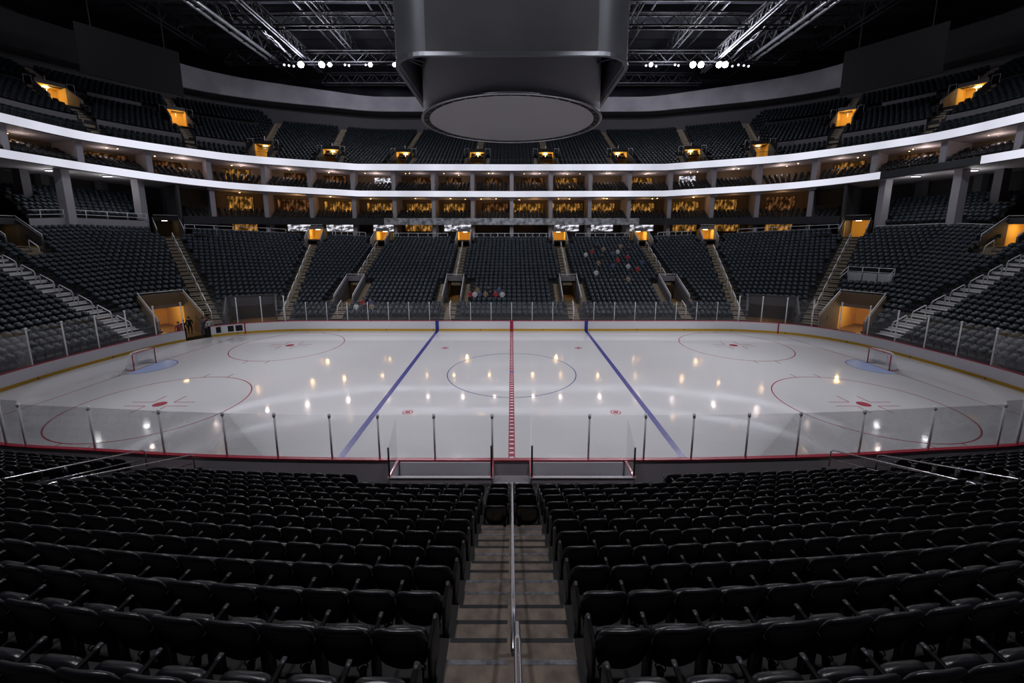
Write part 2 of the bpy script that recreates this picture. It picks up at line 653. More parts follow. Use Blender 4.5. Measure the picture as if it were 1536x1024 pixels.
# ------------------------------------------------------------------ penalty boxes on the near side
def penalty_box(sx, label):
    root = empty('penalty_box', label, 'penalty box', (sx * 2.65, -14.5, 0))
    x0, x1, y0, y1 = -1.9, 1.9, -0.2, 0.86
    q = MB()
    q.box((x0, y0 - .05, -0.2), (x1, y0 + .05, 1.02))
    q.build('back_wall', 'board_back', root)
    for nm, xa in (('side_wall', x0), ('side_wall', x1)):
        q = MB()
        q.box((xa - .04, y0 + .05, 0), (xa + .04, y1, 1.02))
        q.build(nm, 'board_white', root)
    q = MB()
    q.box((x0 - .06, y0 - .07, 1.02), (x1 + .06, y0 + .05, 1.06))
    q.build('back_cap', 'board_back', root)
    for xa in (x0, x1):
        q = MB()
        q.box((xa - .05, y0 - .05, 1.02), (xa + .05, y1, 1.075))
        q.build('red_cap', 'cap_red', root)
    q = MB()
    q.box((x0 + .1, y1 - .03, 0.1), (x1 - .1, y1 + .05, 1.0))
    q.build('front_wall', 'board_white', root)
    q = MB()
    q.box((x0 + .2, 0.0, 0.42), (x1 - .2, 0.34, 0.47))
    for xx in (x0 + .3, 0, x1 - .3):
        q.box((xx - .03, 0.04, 0), (xx + .03, 0.3, 0.42))
    q.build('bench', 'truss_dark', root)
    q = MB()
    q.box((x0 - .02, y0, -0.02), (x1 + .02, y1, 0.0))
    q.build('box_floor', 'wall_grey', root)
    xo = sx * 1.9
    q = MB()
    q.add([(xo - .006, y0, 1.08), (xo - .006, y1, 1.08), (xo - .006, y1, 2.85), (xo - .006, y0, 2.2),
           (xo + .006, y0, 1.08), (xo + .006, y1, 1.08), (xo + .006, y1, 2.85), (xo + .006, y0, 2.2)],
          [(0, 1, 2, 3), (4, 7, 6, 5), (0, 4, 5, 1), (1, 5, 6, 2), (2, 6, 7, 3), (3, 7, 4, 0)])
    q.build('side_glass', 'rink_glass', root)
    for xp, top in ((xo, 2.22), (-sx * 1.9, 2.3)):
        q = MB()
        q.tube([(xp, y0, -0.1), (xp, y0, top)], 0.035, 8)
        q.build('post', 'post_black', root, True)
    for k in range(4):
        q = MB()
        xx = x0 + 0.7 + k * 0.72
        q.tube([(xx, 0.5, 0), (xx, 0.5, 0.55), (xx, 0.5, 0.62)], [0.11, 0.13, 0.02], 10)
        q.build('stool', 'post_black', root, True)
    return root


penalty_box(-1, 'red-trimmed penalty box behind the near boards, left of the red line')
penalty_box(1, 'red-trimmed penalty box behind the near boards, right of the red line')
tk = empty('timekeeper_desk', 'low grey timekeeper desk between the two penalty boxes', 'desk', (0, -14.5, 0))
q = MB()
q.box((-0.68, -0.25, -0.2), (0.68, -0.15, 0.78))
q.build('back_panel', 'board_back', tk)
q = MB()
q.box((-0.68, -0.15, 0.70), (0.68, 0.35, 0.76))
q.build('desk_top', 'wall_grey', tk)
for xx in (-0.6, 0.6):
    q = MB()
    q.box((xx - .03, -0.1, -0.1), (xx + .03, 0.3, 0.70))
    q.build('leg', 'truss_dark', tk)


# ------------------------------------------------------------------ goals
def goal(sx, label):
    root = empty('hockey_goal', label, 'hockey goal', (sx * 27.9, 1.1, 0), 0)
    q = MB()
    hw, hh = 0.93, 1.24
    q.tube([(0, -hw, 0), (0, -hw, hh - .08), (0, -hw + .08, hh), (0, hw - .08, hh), (0, hw, hh - .08), (0, hw, 0)], 0.035, 8)
    q.build('goal_frame', 'net_red', root, True)
    base = [(0, -hw, .03)] + [(sx * (0.25 + 0.85 * math.sin(PI * k / 12)), -1.02 * math.cos(PI * k / 12), .03) for k in range(13)] + [(0, hw, .03)]
    top = [(0, -hw + .03, hh)] + [(sx * (0.1 + 0.42 * math.sin(PI * k / 12)), -0.9 * math.cos(PI * k / 12), hh - .02) for k in range(13)] + [(0, hw - .03, hh)]
    q = MB()
    q.tube(base, 0.025, 6)
    q.build('base_frame', 'net_red', root, True)
    q = MB()
    q.tube(top, 0.02, 6)
    q.build('top_frame', 'net_pad', root, True)
    q = MB()
    q.strip(base, top)
    q.add(top, [tuple(range(len(top)))])
    q.build('netting', 'goal_netting', root)
    q = MB()
    q.box((sx * 0.2 - .06, -.05, 0.05), (sx * 0.2 + .06, .05, hh - .05), M=Matrix.Translation((sx * .45, 0, 0)))
    q.build('centre_pad', 'net_pad', root)
    q = MB()
    q.strip([(x * .97, y * .97, 0.03) for x, y, z in base], [(x * .97, y * .97, 0.28) for x, y, z in base])
    q.build('skirt_pad', 'net_pad', root)


goal(-1, 'red-framed hockey goal with white netting at the left crease')
goal(1, 'red-framed hockey goal with white netting at the right crease')

# ------------------------------------------------------------------ foreground stand
D0, DD, H0, DH = 3.25, 0.76, 3.65, 0.36
BOW = 0.0427
PITCHX = 0.55


def row_z(k):
    return CZ - (H0 + DH * k + 0.85)


def row_y(k, x, doff=0.0):
    d = D0 + DD * k
    return CY + d + BOW * x * x / max(d, 3.25) + doff


K0, K1 = -3, 14
STAIR = 0.70
CH0, CH1 = 12.75, 14.55       # side entrance channel


def tier(mb, k, x0, x1):
    n = max(2, int(abs(x1 - x0) / 0.8) + 1)
    xs = np.linspace(x0, x1, n)
    z = row_z(k)
    A = [(x, row_y(k, x, -0.14), z) for x in xs]
    last = k >= K1
    B = [(x, row_y(k + 1, x, -0.14) if not last else row_y(k, x, 0.62), z) for x in xs]
    Cc = [(x, b[1], row_z(k + 1) if not last else -0.2) for x, b in zip(xs, B)]
    mb.strip(A, B)
    mb.strip(B, Cc)


mb = MB()
for k in range(K0, K1 + 1):
    xo = 24.0 if k >= 8 else min(20.0, 1.6 * max(D0 + DD * k, 3.25) + 5)
    for sx in (-1, 1):
        inner = STAIR if k < 7 else 0.0
        if k < 8:
            tier(mb, k, sx * inner, sx * xo)
        else:
            if k < 14:
                tier(mb, k, sx * inner, sx * CH0)
            tier(mb, k, sx * CH1, sx * xo)
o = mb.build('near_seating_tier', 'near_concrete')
struct(o)

# the gap between the front row and the boards
mb = MB()
mb.quad((-24, -15.6, -0.1), (24, -15.6, -0.1), (24, -11, -0.1), (-24, -11, -0.1))
struct(mb.build('floor_strip', 'concrete'))

# central stairs
st = empty('aisle_stairs', 'dusty concrete stairs with striped nosings down the near centre aisle', 'stairs', (0, row_y(0, 0), row_z(0)))
off = Vector(st.location)
tre, nb, ns = MB(), [], []
for k in range(K0, 7):
    z = row_z(k)
    for h in (1, 0):
        if h:
            y0, y1, zz = row_y(k, 0, -0.14), row_y(k, 0, 0.24), z + DH / 2
        else:
            y0, y1, zz = row_y(k, 0, 0.24), row_y(k + 1, 0, -0.14), z
        b = MB()
        b.box((-STAIR, y0 - off.y, zz - 0.5 - off.z), (STAIR, y1 - off.y, zz - off.z))
        b.build('tread', 'stair_tread', st)
        c = MB()
        e = y1 - off.y
        for xa, xb in ((-STAIR + .01, -0.05), (0.05, STAIR - .01)):
            c.box((xa, e - 0.045, zz - off.z - 0.03), (xb, e + 0.004, zz - off.z + 0.004))
        c.build('nosing', 'nosing_silver' if h and k % 2 == 0 or (not h and k % 3 == 2) else 'nosing_black', st)
for sx in (-1, 1):
    for k in range(K0, 7):
        c = MB()
        c.box((sx * STAIR - .03, row_y(k, 0, -0.14) - off.y, row_z(k) - off.z - .3), (sx * STAIR + .03, row_y(k, 0, 0.24) - off.y, row_z(k) - off.z + .19))
        c.build('stringer', 'concrete', st)


def slope_z(d):
    return CZ - (H0 + 0.85 + (d - D0) * DH / DD) + 0.09


def rail(name, label, d0, d1, x, h0, h1, r):
    root = empty(name, label, 'handrail', (x, CY + d0, slope_z(d0)))
    o0 = Vector(root.location)
    q = MB()
    P = []
    for i in range(9):
        d = d0 + (d1 - d0) * i / 8
        hh = h0 + (h1 - h0) * i / 8
        P.append(Vector((x, CY + d, slope_z(d) + hh)) - o0)
    q.tube(P, r, 12)
    e = Vector(P[-1])
    q.build('rail', 'rail_steel', root, True)
    nn = max(2, int((d1 - d0) / 1.9) + 1)
    for i in range(nn):
        t = (i + 0.5) / nn
        d = d0 + (d1 - d0) * t
        a = Vector((x, CY + d, slope_z(d) - 0.12)) - o0
        b = Vector((x, CY + d, slope_z(d) + h0 + (h1 - h0) * t)) - o0
        p = MB()
        p.tube([a, b], r * 0.85, 8)
        p.build('post', 'rail_steel', root, True)
    return root


rail('handrail', 'polished steel handrail at the foot of the photo, nearest the viewer on the stairs', 0.8, 2.92, 0.045, 0.98, 1.0, 0.027)
rail('handrail', 'long polished steel handrail running down the middle of the near stairs', 2.75, 10.3, 0.015, 0.86, 0.90, 0.024)


# --- detailed seat
def back_grid(nx=14, nz=12, w0=0.21, w1=0.266, z0=0.30, z1=0.885, th=0.03, side=1):
    """a reclined, rolled-top backrest shell; side +1 faces the viewer (rear)"""
    F_, B_ = [], []
    for j in range(nz + 1):
        v = j / nz
        for i in range(nx + 1):
            u = -1 + 2 * i / nx
            w = w0 + (w1 - w0) * math.sin(min(v * 1.35, 1) * PI / 2) - 0.012 * max(0, v - .8) * 5
            cr = max(0.0, (v - 0.80) / 0.20)
            cb = max(0.0, (0.14 - v) / 0.14)
            w *= math.sqrt(max(0.0, 1 - 0.20 * cr ** 2.6)) * math.sqrt(max(0, 1 - 0.35 * cb ** 2))
            zt = z0 + (z1 - z0) * v - 0.045 * abs(u) ** 4 * v
            y = -0.11 * v - 0.03 * v * v + 0.032 * u * u
            bulge = th * (1 - abs(u) ** 6 * 0.7) * (1 - (2 * v - 1) ** 12 * 0.55)
            lip = 0.008 * math.exp(-((v - 0.93) / 0.05) ** 2) - 0.007 * math.exp(-((v - 0.80) / 0.04) ** 2)
            F_.append((w * u, y - bulge - lip, zt))
            B_.append((w * u * 0.99, y + bulge * 1.1, zt))
    fs = []
    W = nx + 1
    n = len(F_)
    for j in range(nz):
        for i in range(nx):
            a = j * W + i
            fs.append((a, a + 1, a + W + 1, a + W))
            fs.append((n + a + 1, n + a, n + a + W, n + a + W + 1))
    edge = [i for i in range(W)] + [j * W + nx for j in range(1, nz + 1)] + [nz * W + i for i in range(nx - 1, -1, -1)] + [j * W for j in range(nz - 1, 0, -1)]
    for a, b in zip(edge, edge[1:] + edge[:1]):
        fs.append((a, n + a, n + b, b))
    return F_ + B_, fs


def pillow(cx, cy, cz, hx, hy, hz, n=10, p=0.45, rot=0.0):
    """rounded box"""
    vs, fs = [], []

    def sg(a, e):
        return math.copysign(abs(a) ** e, a)
    for j in range(n + 1):
        ph = -PI / 2 + PI * j / n
        for i in range(2 * n):
            th = PI * i / n
            x = hx * sg(math.cos(ph), p) * sg(math.cos(th), p)
            y = hy * sg(math.cos(ph), p) * sg(math.sin(th), p)
            z = hz * sg(math.sin(ph), p)
            y, z = y * math.cos(rot) - z * math.sin(rot), y * math.sin(rot) + z * math.cos(rot)
            vs.append((cx + x, cy + y, cz + z))
    for j in range(n):
        for i in range(2 * n):
            i2 = (i + 1) % (2 * n)
            fs.append((j * 2 * n + i, j * 2 * n + i2, (j + 1) * 2 * n + i2, (j + 1) * 2 * n + i))
    return vs, fs


def seat_proto(side, end):
    """side: which side of the aisle (-1 left, 1 right); end: the seat at the aisle"""
    r = bpy.data.objects.new('stadium_seat', None)
    r.empty_display_size = 0.2
    COL.objects.link(r)
    q = MB()
    q.add(*back_grid())
    q.build('backrest', 'black_vinyl', r, True)
    q = MB()
    q.add(*pillow(0, 0.10, 0.45, 0.225, 0.05, 0.185, rot=-0.10))
    q.build('seat_cushion', 'black_vinyl', r, True)
    sd = 1 if side < 0 else -1             # the aisle lies this way
    arms = [-sd] if not end else [-sd, sd]
    for s in arms:
        q = MB()
        q.add(*pillow(s * 0.277, 0.05, 0.655, 0.020, 0.17, 0.018, n=6, p=0.35, rot=0.06))
        ar = q.build('armrest', 'black_plastic', r, True)
        q = MB()
        q.add(*pillow(s * 0.277, 0.20, 0.674, 0.022, 0.035, 0.012, n=4, p=0.35, rot=0.06))
        q.build('arm_cap', 'arm_grey', ar, True)
        q = MB()
        q.box((s * 0.275 - 0.018, -0.06, 0.0), (s * 0.275 + 0.018, 0.10, 0.645))
        q.build('support', 'seat_iron', r)
    if end:
        q = MB()
        q.add(*pillow(sd * 0.285, 0.10, 0.42, 0.02, 0.19, 0.24, n=6, p=0.35))
        q.build('end_panel', 'seat_iron', r, True)
    q = MB()
    cx, cy, cz = sd * 0.20, -0.115, 0.44
    ringp = [(cx + 0.045 * math.cos(2 * PI * k / 16), cy + 0.045 * math.sin(2 * PI * k / 16), cz) for k in range(17)]
    q.tube(ringp, 0.007, 6)
    q.tube([(cx, cy, cz - 0.10), (cx, cy, cz - 0.03)], [0.03, 0.038], 12)
    q.build('cup_holder', 'black_plastic', r, True)
    return r


PROTO = {(s, e): seat_proto(s, e) for s in (-1, 1) for e in (False, True)}
used = set()


def low_seat_template(nx, nz, arm):
    v, f = back_grid(nx, nz)
    b = MB()
    b.add(v, f)
    b.add(*pillow(0, 0.10, 0.45, 0.225, 0.05, 0.185, n=4, rot=-0.10))
    if arm:
        b.box((-0.297, -0.06, 0.63), (-0.257, 0.22, 0.67))
        b.box((-0.29, -0.06, 0.0), (-0.26, 0.10, 0.64))
    return b.v, b.f


def bowl_seat_template():
    b = MB()
    pts = [(-.215, .38), (.215, .38), (.238, .72), (.175, .87), (-.175, .87), (-.238, .72)]

    def yy(z):
        return -0.16 * (z - .38) / .49
    A = [(x, yy(z) - .04, z) for x, z in pts]
    B = [(x * .96, yy(z) + .04, z - .01) for x, z in pts]
    n = 6
    b.add(A + B, [tuple(range(n)), tuple(range(n, 2 * n))[::-1]] + [(i, n + i, n + (i + 1) % n, (i + 1) % n) for i in range(n)])
    b.add([(-.21, .06, .42), (.21, .06, .42), (.21, .20, .40), (-.21, .20, .40), (-.20, .02, .74), (.20, .02, .74), (.19, .13, .76), (-.19, .13, .76)],
          [(0, 3, 2, 1), (4, 5, 6, 7), (0, 1, 5, 4), (1, 2, 6, 5), (2, 3, 7, 6), (3, 0, 4, 7)])
    b.box((-.25, -.05, .0), (-.225, .12, .60))
    return b.v, b.f


def mass(name, tmpl, places, material, label, cat, smooth=False):
    """one object holding many placed copies of a template: places = (x, y, z, rz)"""
    tv = np.array(tmpl[0], float)
    pl = np.array(places, float)
    c, s = np.cos(pl[:, 3]), np.sin(pl[:, 3])
    X = tv[None, :, 0] * c[:, None] - tv[None, :, 1] * s[:, None] + pl[:, 0:1]
    Y = tv[None, :, 0] * s[:, None] + tv[None, :, 1] * c[:, None] + pl[:, 1:2]
    Z = tv[None, :, 2] + pl[:, 2:3]
    V = np.stack([X, Y, Z], -1).reshape(-1, 3)
    nv = len(tv)
    lens = np.array([len(f) for f in tmpl[1]])
    flat = np.array([i for f in tmpl[1] for i in f])
    N = len(pl)
    idx = (flat[None, :] + (np.arange(N) * nv)[:, None]).ravel()
    tot = np.tile(lens, N)
    start = np.concatenate([[0], np.cumsum(tot)[:-1]])
    me = bpy.data.meshes.new(name)
    me.vertices.add(len(V))
    me.vertices.foreach_set('co', V.ravel())
    me.loops.add(len(idx))
    me.loops.foreach_set('vertex_index', idx)
    me.polygons.add(len(tot))
    me.polygons.foreach_set('loop_start', start)
    me.polygons.foreach_set('loop_total', tot)
    if smooth:
        me.polygons.foreach_set('use_smooth', [True] * len(tot))
    me.materials.append(MATS[material])
    me.update(calc_edges=True)
    me.validate()
    o = bpy.data.objects.new(name, me)
    COL.objects.link(o)
    return tag(o, label, cat, None, 'stuff')


# --- every foreground seat: (distance, k, side, n, x)
cand, beyond = [], []
for k in range(-2, K1 + 1):
    d = D0 + DD * k
    xmax = 24.0 if k >= 8 else min(20.0, 1.6 * max(d, 3.25) + 4)
    for side in (-1, 1):
        x, n = 1.06, 1
        ch = False
        while x < xmax:
            a = math.atan(2 * BOW * x / max(d, 3.25))
            ok = True
            if k >= 8 and CH0 - 0.35 < x < CH1 + 0.35:
                ok = False
            if k == 14 and x < CH1:
                ok = False
            if (k >= 11 and x < 4.95) or (k >= 13 and x < CH0):
                ok = False
            if ok:
                X, Y, Z = side * x, row_y(k, x, .06), row_z(k)
                if in_frame(X, Y, Z + 0.85, 45) or in_frame(X, Y, Z + 0.4, 45):
                    p = project(X, Y, Z + .7)
                    cand.append((p[2], k, side, n, X, Y, Z, side * a))
                elif k > -2:
                    beyond.append((X, Y, Z, side * a))
            x += PITCHX * math.cos(a)
            n += 1
for k in (7, 8, 9, 10):
    for side in (-1, 1):
        p = project(side * .36, row_y(k, 0), row_z(k) + .7)
        cand.append((p[2] - 4, k, side, 0, side * .36, row_y(k, 0, .10) - (0.18 if k == 7 else 0), row_z(k), 0))
cand.sort()
ROWN = {k: k + 2 if k >= -1 else 0 for k in range(-2, 16)}
rest = beyond
count = 0
for dist, k, side, n, X, Y, Z, rz in cand:
    wn = 'left' if side < 0 else 'right'
    if count < 296:
        count += 1
        key = (side, n == 1 or n == 0)
        if key in used:
            o = copy_tree(PROTO[key])
        else:
            o = PROTO[key]
            used.add(key)
        o.location = (X, Y, Z)
        o.rotation_euler = (0, 0, rz)
        if n == 0:
            lab = 'black seat in the aisle itself, %s of the handrail, %s from the viewer' % (wn, ordw(k - 6))
        elif k < -1:
            lab = 'black stadium seat cut off by the bottom edge, %s %s of the stairs' % (ordw(n), wn)
        else:
            lab = 'black seat, %s row up from the photo\'s bottom, %s %s of the stairs' % (ordw(k + 2), ordw(n), wn)
        tag(o, lab, 'seat', 'black seats in the near stand')
    else:
        rest.append((X, Y, Z, rz))
mass('stadium_seat_rows', low_seat_template(6, 6, True), rest, 'black_vinyl', 'remaining black seat rows stretching down to the near boards', 'seats', True)

# --- side entrances through the near stand, with their rails
for sx in (-1, 1):
    wn = 'left' if sx < 0 else 'right'
    root = empty('stand_entrance', 'sunken entrance passage with rails through the near stand, on the %s' % wn, 'entrance', (sx * 13.65, -18.6, 0))
    o0 = Vector(root.location)
    q = MB()
    q.box((-0.9, 0.3, 0.0), (0.9, 5.5, 0.35))
    q.build('passage_floor', 'stair_tread', root)
    for s in (-1, 1):
        q = MB()
        ys = np.linspace(0, 5.4, 10)
        lo = [(s * 0.88, y, 0.0) for y in ys]
        hi = [(s * 0.88, y, max(0.5, 2.9 - 0.44 * y)) for y in ys]
        lo2 = [(s * 0.98, y, 0.0) for y in ys]
        hi2 = [(s * 0.98, y, max(0.5, 2.9 - 0.44 * y)) for y in ys]
        q.wall(lo, hi, hi2, lo2)
        q.build('side_wall', 'wall_dark', root)
    q = MB()
    q.box((-0.9, -0.1, 0.0), (0.9, 0.1, 2.2))
    q.build('back_wall', 'mat_dark', root)
    for s, z0r, z1r in ((1, 3.35, 1.35), (-1, 3.35, 1.55)):
        q = MB()
        xa = s * 0.95
        q.tube([(xa, -0.4, z0r - .7), (xa, -0.4, z0r), (xa, 0.3, z0r - .15), (xa, 4.9, z1r), (xa, 5.0, z1r - .1), (xa, 5.0, z1r - .75)], 0.026, 8)
        q.tube([(xa, 0.4, z0r - .55), (xa, 4.9, z1r - .38)], 0.02, 8)
        q.build('rail', 'rail_steel', root, True)
    q = MB()
    q.tube([(-0.95, -0.4, 3.33), (0.95, -0.4, 3.33)], 0.026, 8)
    q.build('cross_rail', 'rail_steel', root, True)


# ------------------------------------------------------------------ generic raked stand
class Bowl:
    """pt(u, r) gives the floor point at position u along the stand and row r (float); left half, mirrored by sgn"""

    def __init__(self, pt, u0, u1, du, rows):
        self.pt, self.u0, self.u1, self.rows = pt, u0, u1, rows
        self.us = np.arange(u0, u1 + 1e-6, du)
        self.zones = []        # (u centre, half width m, row a, row b)

    def line(self, r):
        return np.array([self.pt(u, r) for u in self.us])

    def arc(self, r):
        p = self.line(r)
        s = np.concatenate([[0], np.cumsum(np.hypot(*np.diff(p[:, :2], axis=0).T))])
        return p, s

    def s_of(self, u, s):
        return np.interp(u, self.us, s)

    def blocked(self, sv, r, s, pad=0.0):
        for uc, hw, ra, rb in self.zones:
            if ra <= r < rb and abs(sv - self.s_of(uc, s)) < hw + pad:
                return True
        return False

    def u_at(self, r, sv):
        p, s = self.arc(r)
        return np.interp(sv, s, self.us)

    def seats(self, sgn, pitch=0.56, skip=None):
        out = []
        for r in range(self.rows):
            p, s = self.arc(r + 0.30)
            sv = pitch * (0.5 if self.u0 == 0 else 0.6)
            while sv < s[-1]:
                if not self.blocked(sv, r, s, 0.24):
                    x, y, _ = [np.interp(sv, s, p[:, i]) for i in range(3)]
                    u = np.interp(sv, s, self.us)
                    z = self.pt(u, r)[2]
                    if skip is None or not skip(u, r, x, y, z):
                        a = [np.interp(min(sv + .4, s[-1]), s, p[:, i]) - np.interp(max(sv - .4, 0), s, p[:, i]) for i in range(2)]
                        # along the run (left half) the rink lies to the left hand: facing = rot(t, +90)
                        ang = math.atan2(a[1], a[0])
                        face = ang + PI / 2           # direction faced
                        rz = face - PI / 2
                        if sgn > 0:
                            out.append((-x, y, z, -rz))
                        else:
                            out.append((x, y, z, rz))
                sv += pitch
        return out

    def steps(self, name, material, sgn, drop=1.2):
        mb = MB()
        for r in range(self.rows):
            for i in range(0, len(self.us) - 1):
                ua, ub = self.us[i], self.us[i + 1]
                um = (ua + ub) / 2
                p, s = self._arc_cached(r)
                if any(ra <= r < rb and v and abs(self.s_of(um, s) - self.s_of(uc, s)) < hw - 0.2 for (uc, hw, ra, rb), v in zip(self.zones, self.isvom)):
                    continue
                a0, b0 = self.pt(ua, r), self.pt(ub, r)
                a1, b1 = self.pt(ua, r + 1), self.pt(ub, r + 1)
                z = (a0[2] + b0[2]) / 2
                z1 = (a1[2] + b1[2]) / 2
                m = (lambda q, zz: (q[0] * (-1 if sgn > 0 else 1), q[1], zz))
                A, B, C2, D2 = m(a0, a0[2]), m(b0, b0[2]), m(b1, b0[2]), m(a1, a0[2])
                mb.quad(A, B, C2, D2)
                if r + 1 < self.rows:
                    mb.quad(D2, C2, m(b1, b1[2]), m(a1, a1[2]))
                if r == 0:
                    mb.quad(m(a0, a0[2] - drop), m(b0, b0[2] - drop), B, A)
        return struct(mb.build(name, material))

    def _arc_cached(self, r):
        if not hasattr(self, '_c'):
            self._c = {}
        if r not in self._c:
            self._c[r] = self.arc(r)
        return self._c[r]

    def frame(self, u, r, sgn):
        p = self.pt(u, r)
        q = self.pt(u, r + 2)
        n = np.array([q[0] - p[0], q[1] - p[1]])
        n /= np.hypot(*n)
        if sgn > 0:
            return np.array([-p[0], p[1], p[2]]), np.array([-n[0], n[1]])
        return np.array(p), n


def frame_m(p, n):
    """matrix: local +Y = outward n, +X to its right, origin p"""
    return Matrix(((n[1], n[0], 0, p[0]), (-n[0], n[1], 0, p[1]), (0, 0, 1, p[2]), (0, 0, 0, 1)))


def stairs_on(bowl, u, ra, rb, sgn, width, material, label, lateral=0.0, rails=True, rail_label=None, gap=0):
    p0, n0 = bowl.frame(u, ra, sgn)
    root = empty('aisle_stairs', label, 'stairs', tuple(p0))
    o0 = Vector(p0)
    q = MB()
    tdir = Vector((n0[1], -n0[0], 0))
    w = tdir * (width / 2)
    for i in range(int((rb - ra) * 2)):
        r = ra + i / 2
        a = Vector(bowl.frame(u, r, sgn)[0]) + tdir * lateral
        b = Vector(bowl.frame(u, r + 0.5, sgn)[0]) + tdir * lateral
        za = bowl.pt(u, math.floor(r))[2]
        zb = bowl.pt(u, math.floor(r) + 1)[2]
        z = za + (zb - za) * (0.5 if r % 1 else 0.0) + 0.03
        q.add([(*(a - w - o0).xy, z - o0.z), (*(a + w - o0).xy, z - o0.z), (*(b + w - o0).xy, z - o0.z), (*(b - w - o0).xy, z - o0.z),
               (*(a - w - o0).xy, z - o0.z - .35), (*(a + w - o0).xy, z - o0.z - .35)], [(0, 1, 2, 3), (4, 5, 1, 0)])
    so = q.build('stair_flight', material, root)
    if rails:
        rr = empty('aisle_rail', rail_label or label.replace('stairs', 'railing up the stairs'), 'handrail', tuple(p0))
        r = ra + 0.6
        while r + 1.7 < rb:
            a, b = [Vector(bowl.frame(u, x, sgn)[0]) + tdir * lateral - o0 for x in (r, r + 1.75)]
            h = Vector((0, 0, 0.95))
            l = MB()
            l.tube([a, a + h * .86, a + h + (b - a) * .08, b + h - (b - a) * .08, b + h * .86, b], 0.045, 6)
            l.build('rail_loop', 'rail_white', rr, True)
            r += 2.35
    return root


VOMS = []


def keep(places):
    out = []
    for p in places:
        ok = True
        for Mi, hw, y1, hd in VOMS:
            v = Mi @ Vector(p[:3])
            if abs(v.x) < hw + .38 and -.3 < v.y < y1 + .4 and -1.2 < v.z < hd:
                ok = False
                break
        if ok:
            out.append(p)
    return out


def vomitory(bowl, u, ra, rb, sgn, hw, label, bright=True, wall='wall_mid', lamp=True, depth=3.5, zfloor=None, rail=True, head=2.25):
    p0, n0 = bowl.frame(u, ra, sgn)
    p1, _ = bowl.frame(u, rb, sgn)
    L = math.hypot(*(p1 - p0)[:2])
    z0 = p0[2] if zfloor is None else zfloor
    rise = p1[2] - z0
    p0 = np.array([p0[0], p0[1], z0])
    root = empty('vomitory', label, 'entrance')
    root.matrix_world = frame_m(p0, n0)
    VOMS.append((frame_m(p0, n0).inverted(), hw, L + depth, head))
    top0 = bowl.frame(u, ra, sgn)[0][2] - z0 + 0.95
    for s in (-1, 1):
        q = MB()
        lo = [(s * hw, 0, -.3), (s * hw, L, -.3)]
        hi = [(s * hw, 0, top0), (s * hw, L, rise + 1.0)]
        lo2 = [(s * (hw + .18), 0, -.3), (s * (hw + .18), L, -.3)]
        hi2 = [(s * (hw + .18), 0, top0), (s * (hw + .18), L, rise + 1.0)]
        q.wall(lo, hi, hi2, lo2)
        q.build('side_wall', wall, root)
        if rail:
            q = MB()
            x = s * (hw + .09)
            q.tube([(x, 0, top0 * .5), (x, 0, top0 + .25), (x, L, rise + 1.25)], 0.035, 6)
            q.build('rail', 'rail_white', root, True)
    hd = max(head, 0)
    tp = max(rise + 1.0, hd + .5)
    q = MB()
    q.box((-hw, L - .1, hd), (hw, L + .1, tp))
    q.build('lintel', wall, root)
    if rail:
        q = MB()
        q.tube([(-hw, L, tp + .2), (hw, L, tp + .2)], 0.035, 6)
        q.build('rail', 'rail_white', root, True)
    q = MB()
    q.box((-hw, 0, -.3), (hw, L + depth, 0.0))
    q.build('passage_floor', 'rubber_tan', root)
    q = MB()
    q.quad((-hw, L, 0), (-hw, L + depth, 0), (-hw, L + depth, hd + .05), (-hw, L, hd + .05))
    q.quad((hw, L, 0), (hw, L, hd + .05), (hw, L + depth, hd + .05), (hw, L + depth, 0))
    q.quad((-hw, L + depth, 0), (hw, L + depth, 0), (hw, L + depth, hd + .05), (-hw, L + depth, hd + .05))
    q.quad((-hw, L, hd + .05), (-hw, L + depth, hd + .05), (hw, L + depth, hd + .05), (hw, L, hd + .05))
    q.build('tunnel_lining', 'vom_yellow' if bright else 'wall_dark', root)
    if bright:
        l = bpy.data.lights.new('doorway_light', 'POINT')
        l.energy = 34
        l.color = (1.0, .74, .34)
        l.shadow_soft_size = .2
        lo = bpy.data.objects.new('doorway_light', l)
        COL.objects.link(lo)
        lo.location = frame_m(p0, n0) @ Vector((0, L + .9, hd - .55))
    if lamp:
        q = MB()
        q.box((-.28, L + 1.2, hd - .06), (.28, L + 1.65, hd + .0))
        q.build('tunnel_lamp', 'vom_lamp' if bright else 'lamp_warm', root)
    return root


# ------------------------------------------------------------------ lower bowl
NODES = [(0, (0, 13.9, 1.0), (0, 33.5, 9.0)), (1, (-6.7, 13.9, 1.0), (-7.2, 33.5, 9.0)), (2, (-18.8, 13.9, 1.0), (-19.6, 33.5, 9.05)),
         (3, (-24.2, 13.4, 1.0), (-29.4, 33.1, 9.4)), (3.5, (-27.3, 12.5, 1.0), (-38.6, 31.3, 9.9)), (4, (-30.0, 11.3, 1.0), (-46.6, 27.3, 10.3)),
         (4.5, (-32.2, 9.0, 1.0), (-51.2, 19.6, 10.6)), (5, (-33.4, 6.6, 1.0), (-53.0, 9.9, 10.0)), (6, (-34.2, -1.5, 1.0), (-54.0, -3.5, 9.6)),
         (6.6, (-33.9, -6.0, 1.0), (-53.5, -12.0, 9.4))]
NU = np.array([n[0] for n in NODES])
NI = np.array([n[1] for n in NODES], float)
NO = np.array([n[2] for n in NODES], float)
LR = 24


def lower_pt(u, r):
    i = np.array([np.interp(u, NU, NI[:, k]) for k in range(3)])
    o = np.array([np.interp(u, NU, NO[:, k]) for k in range(3)])
    return i + (o - i) * (r / LR)


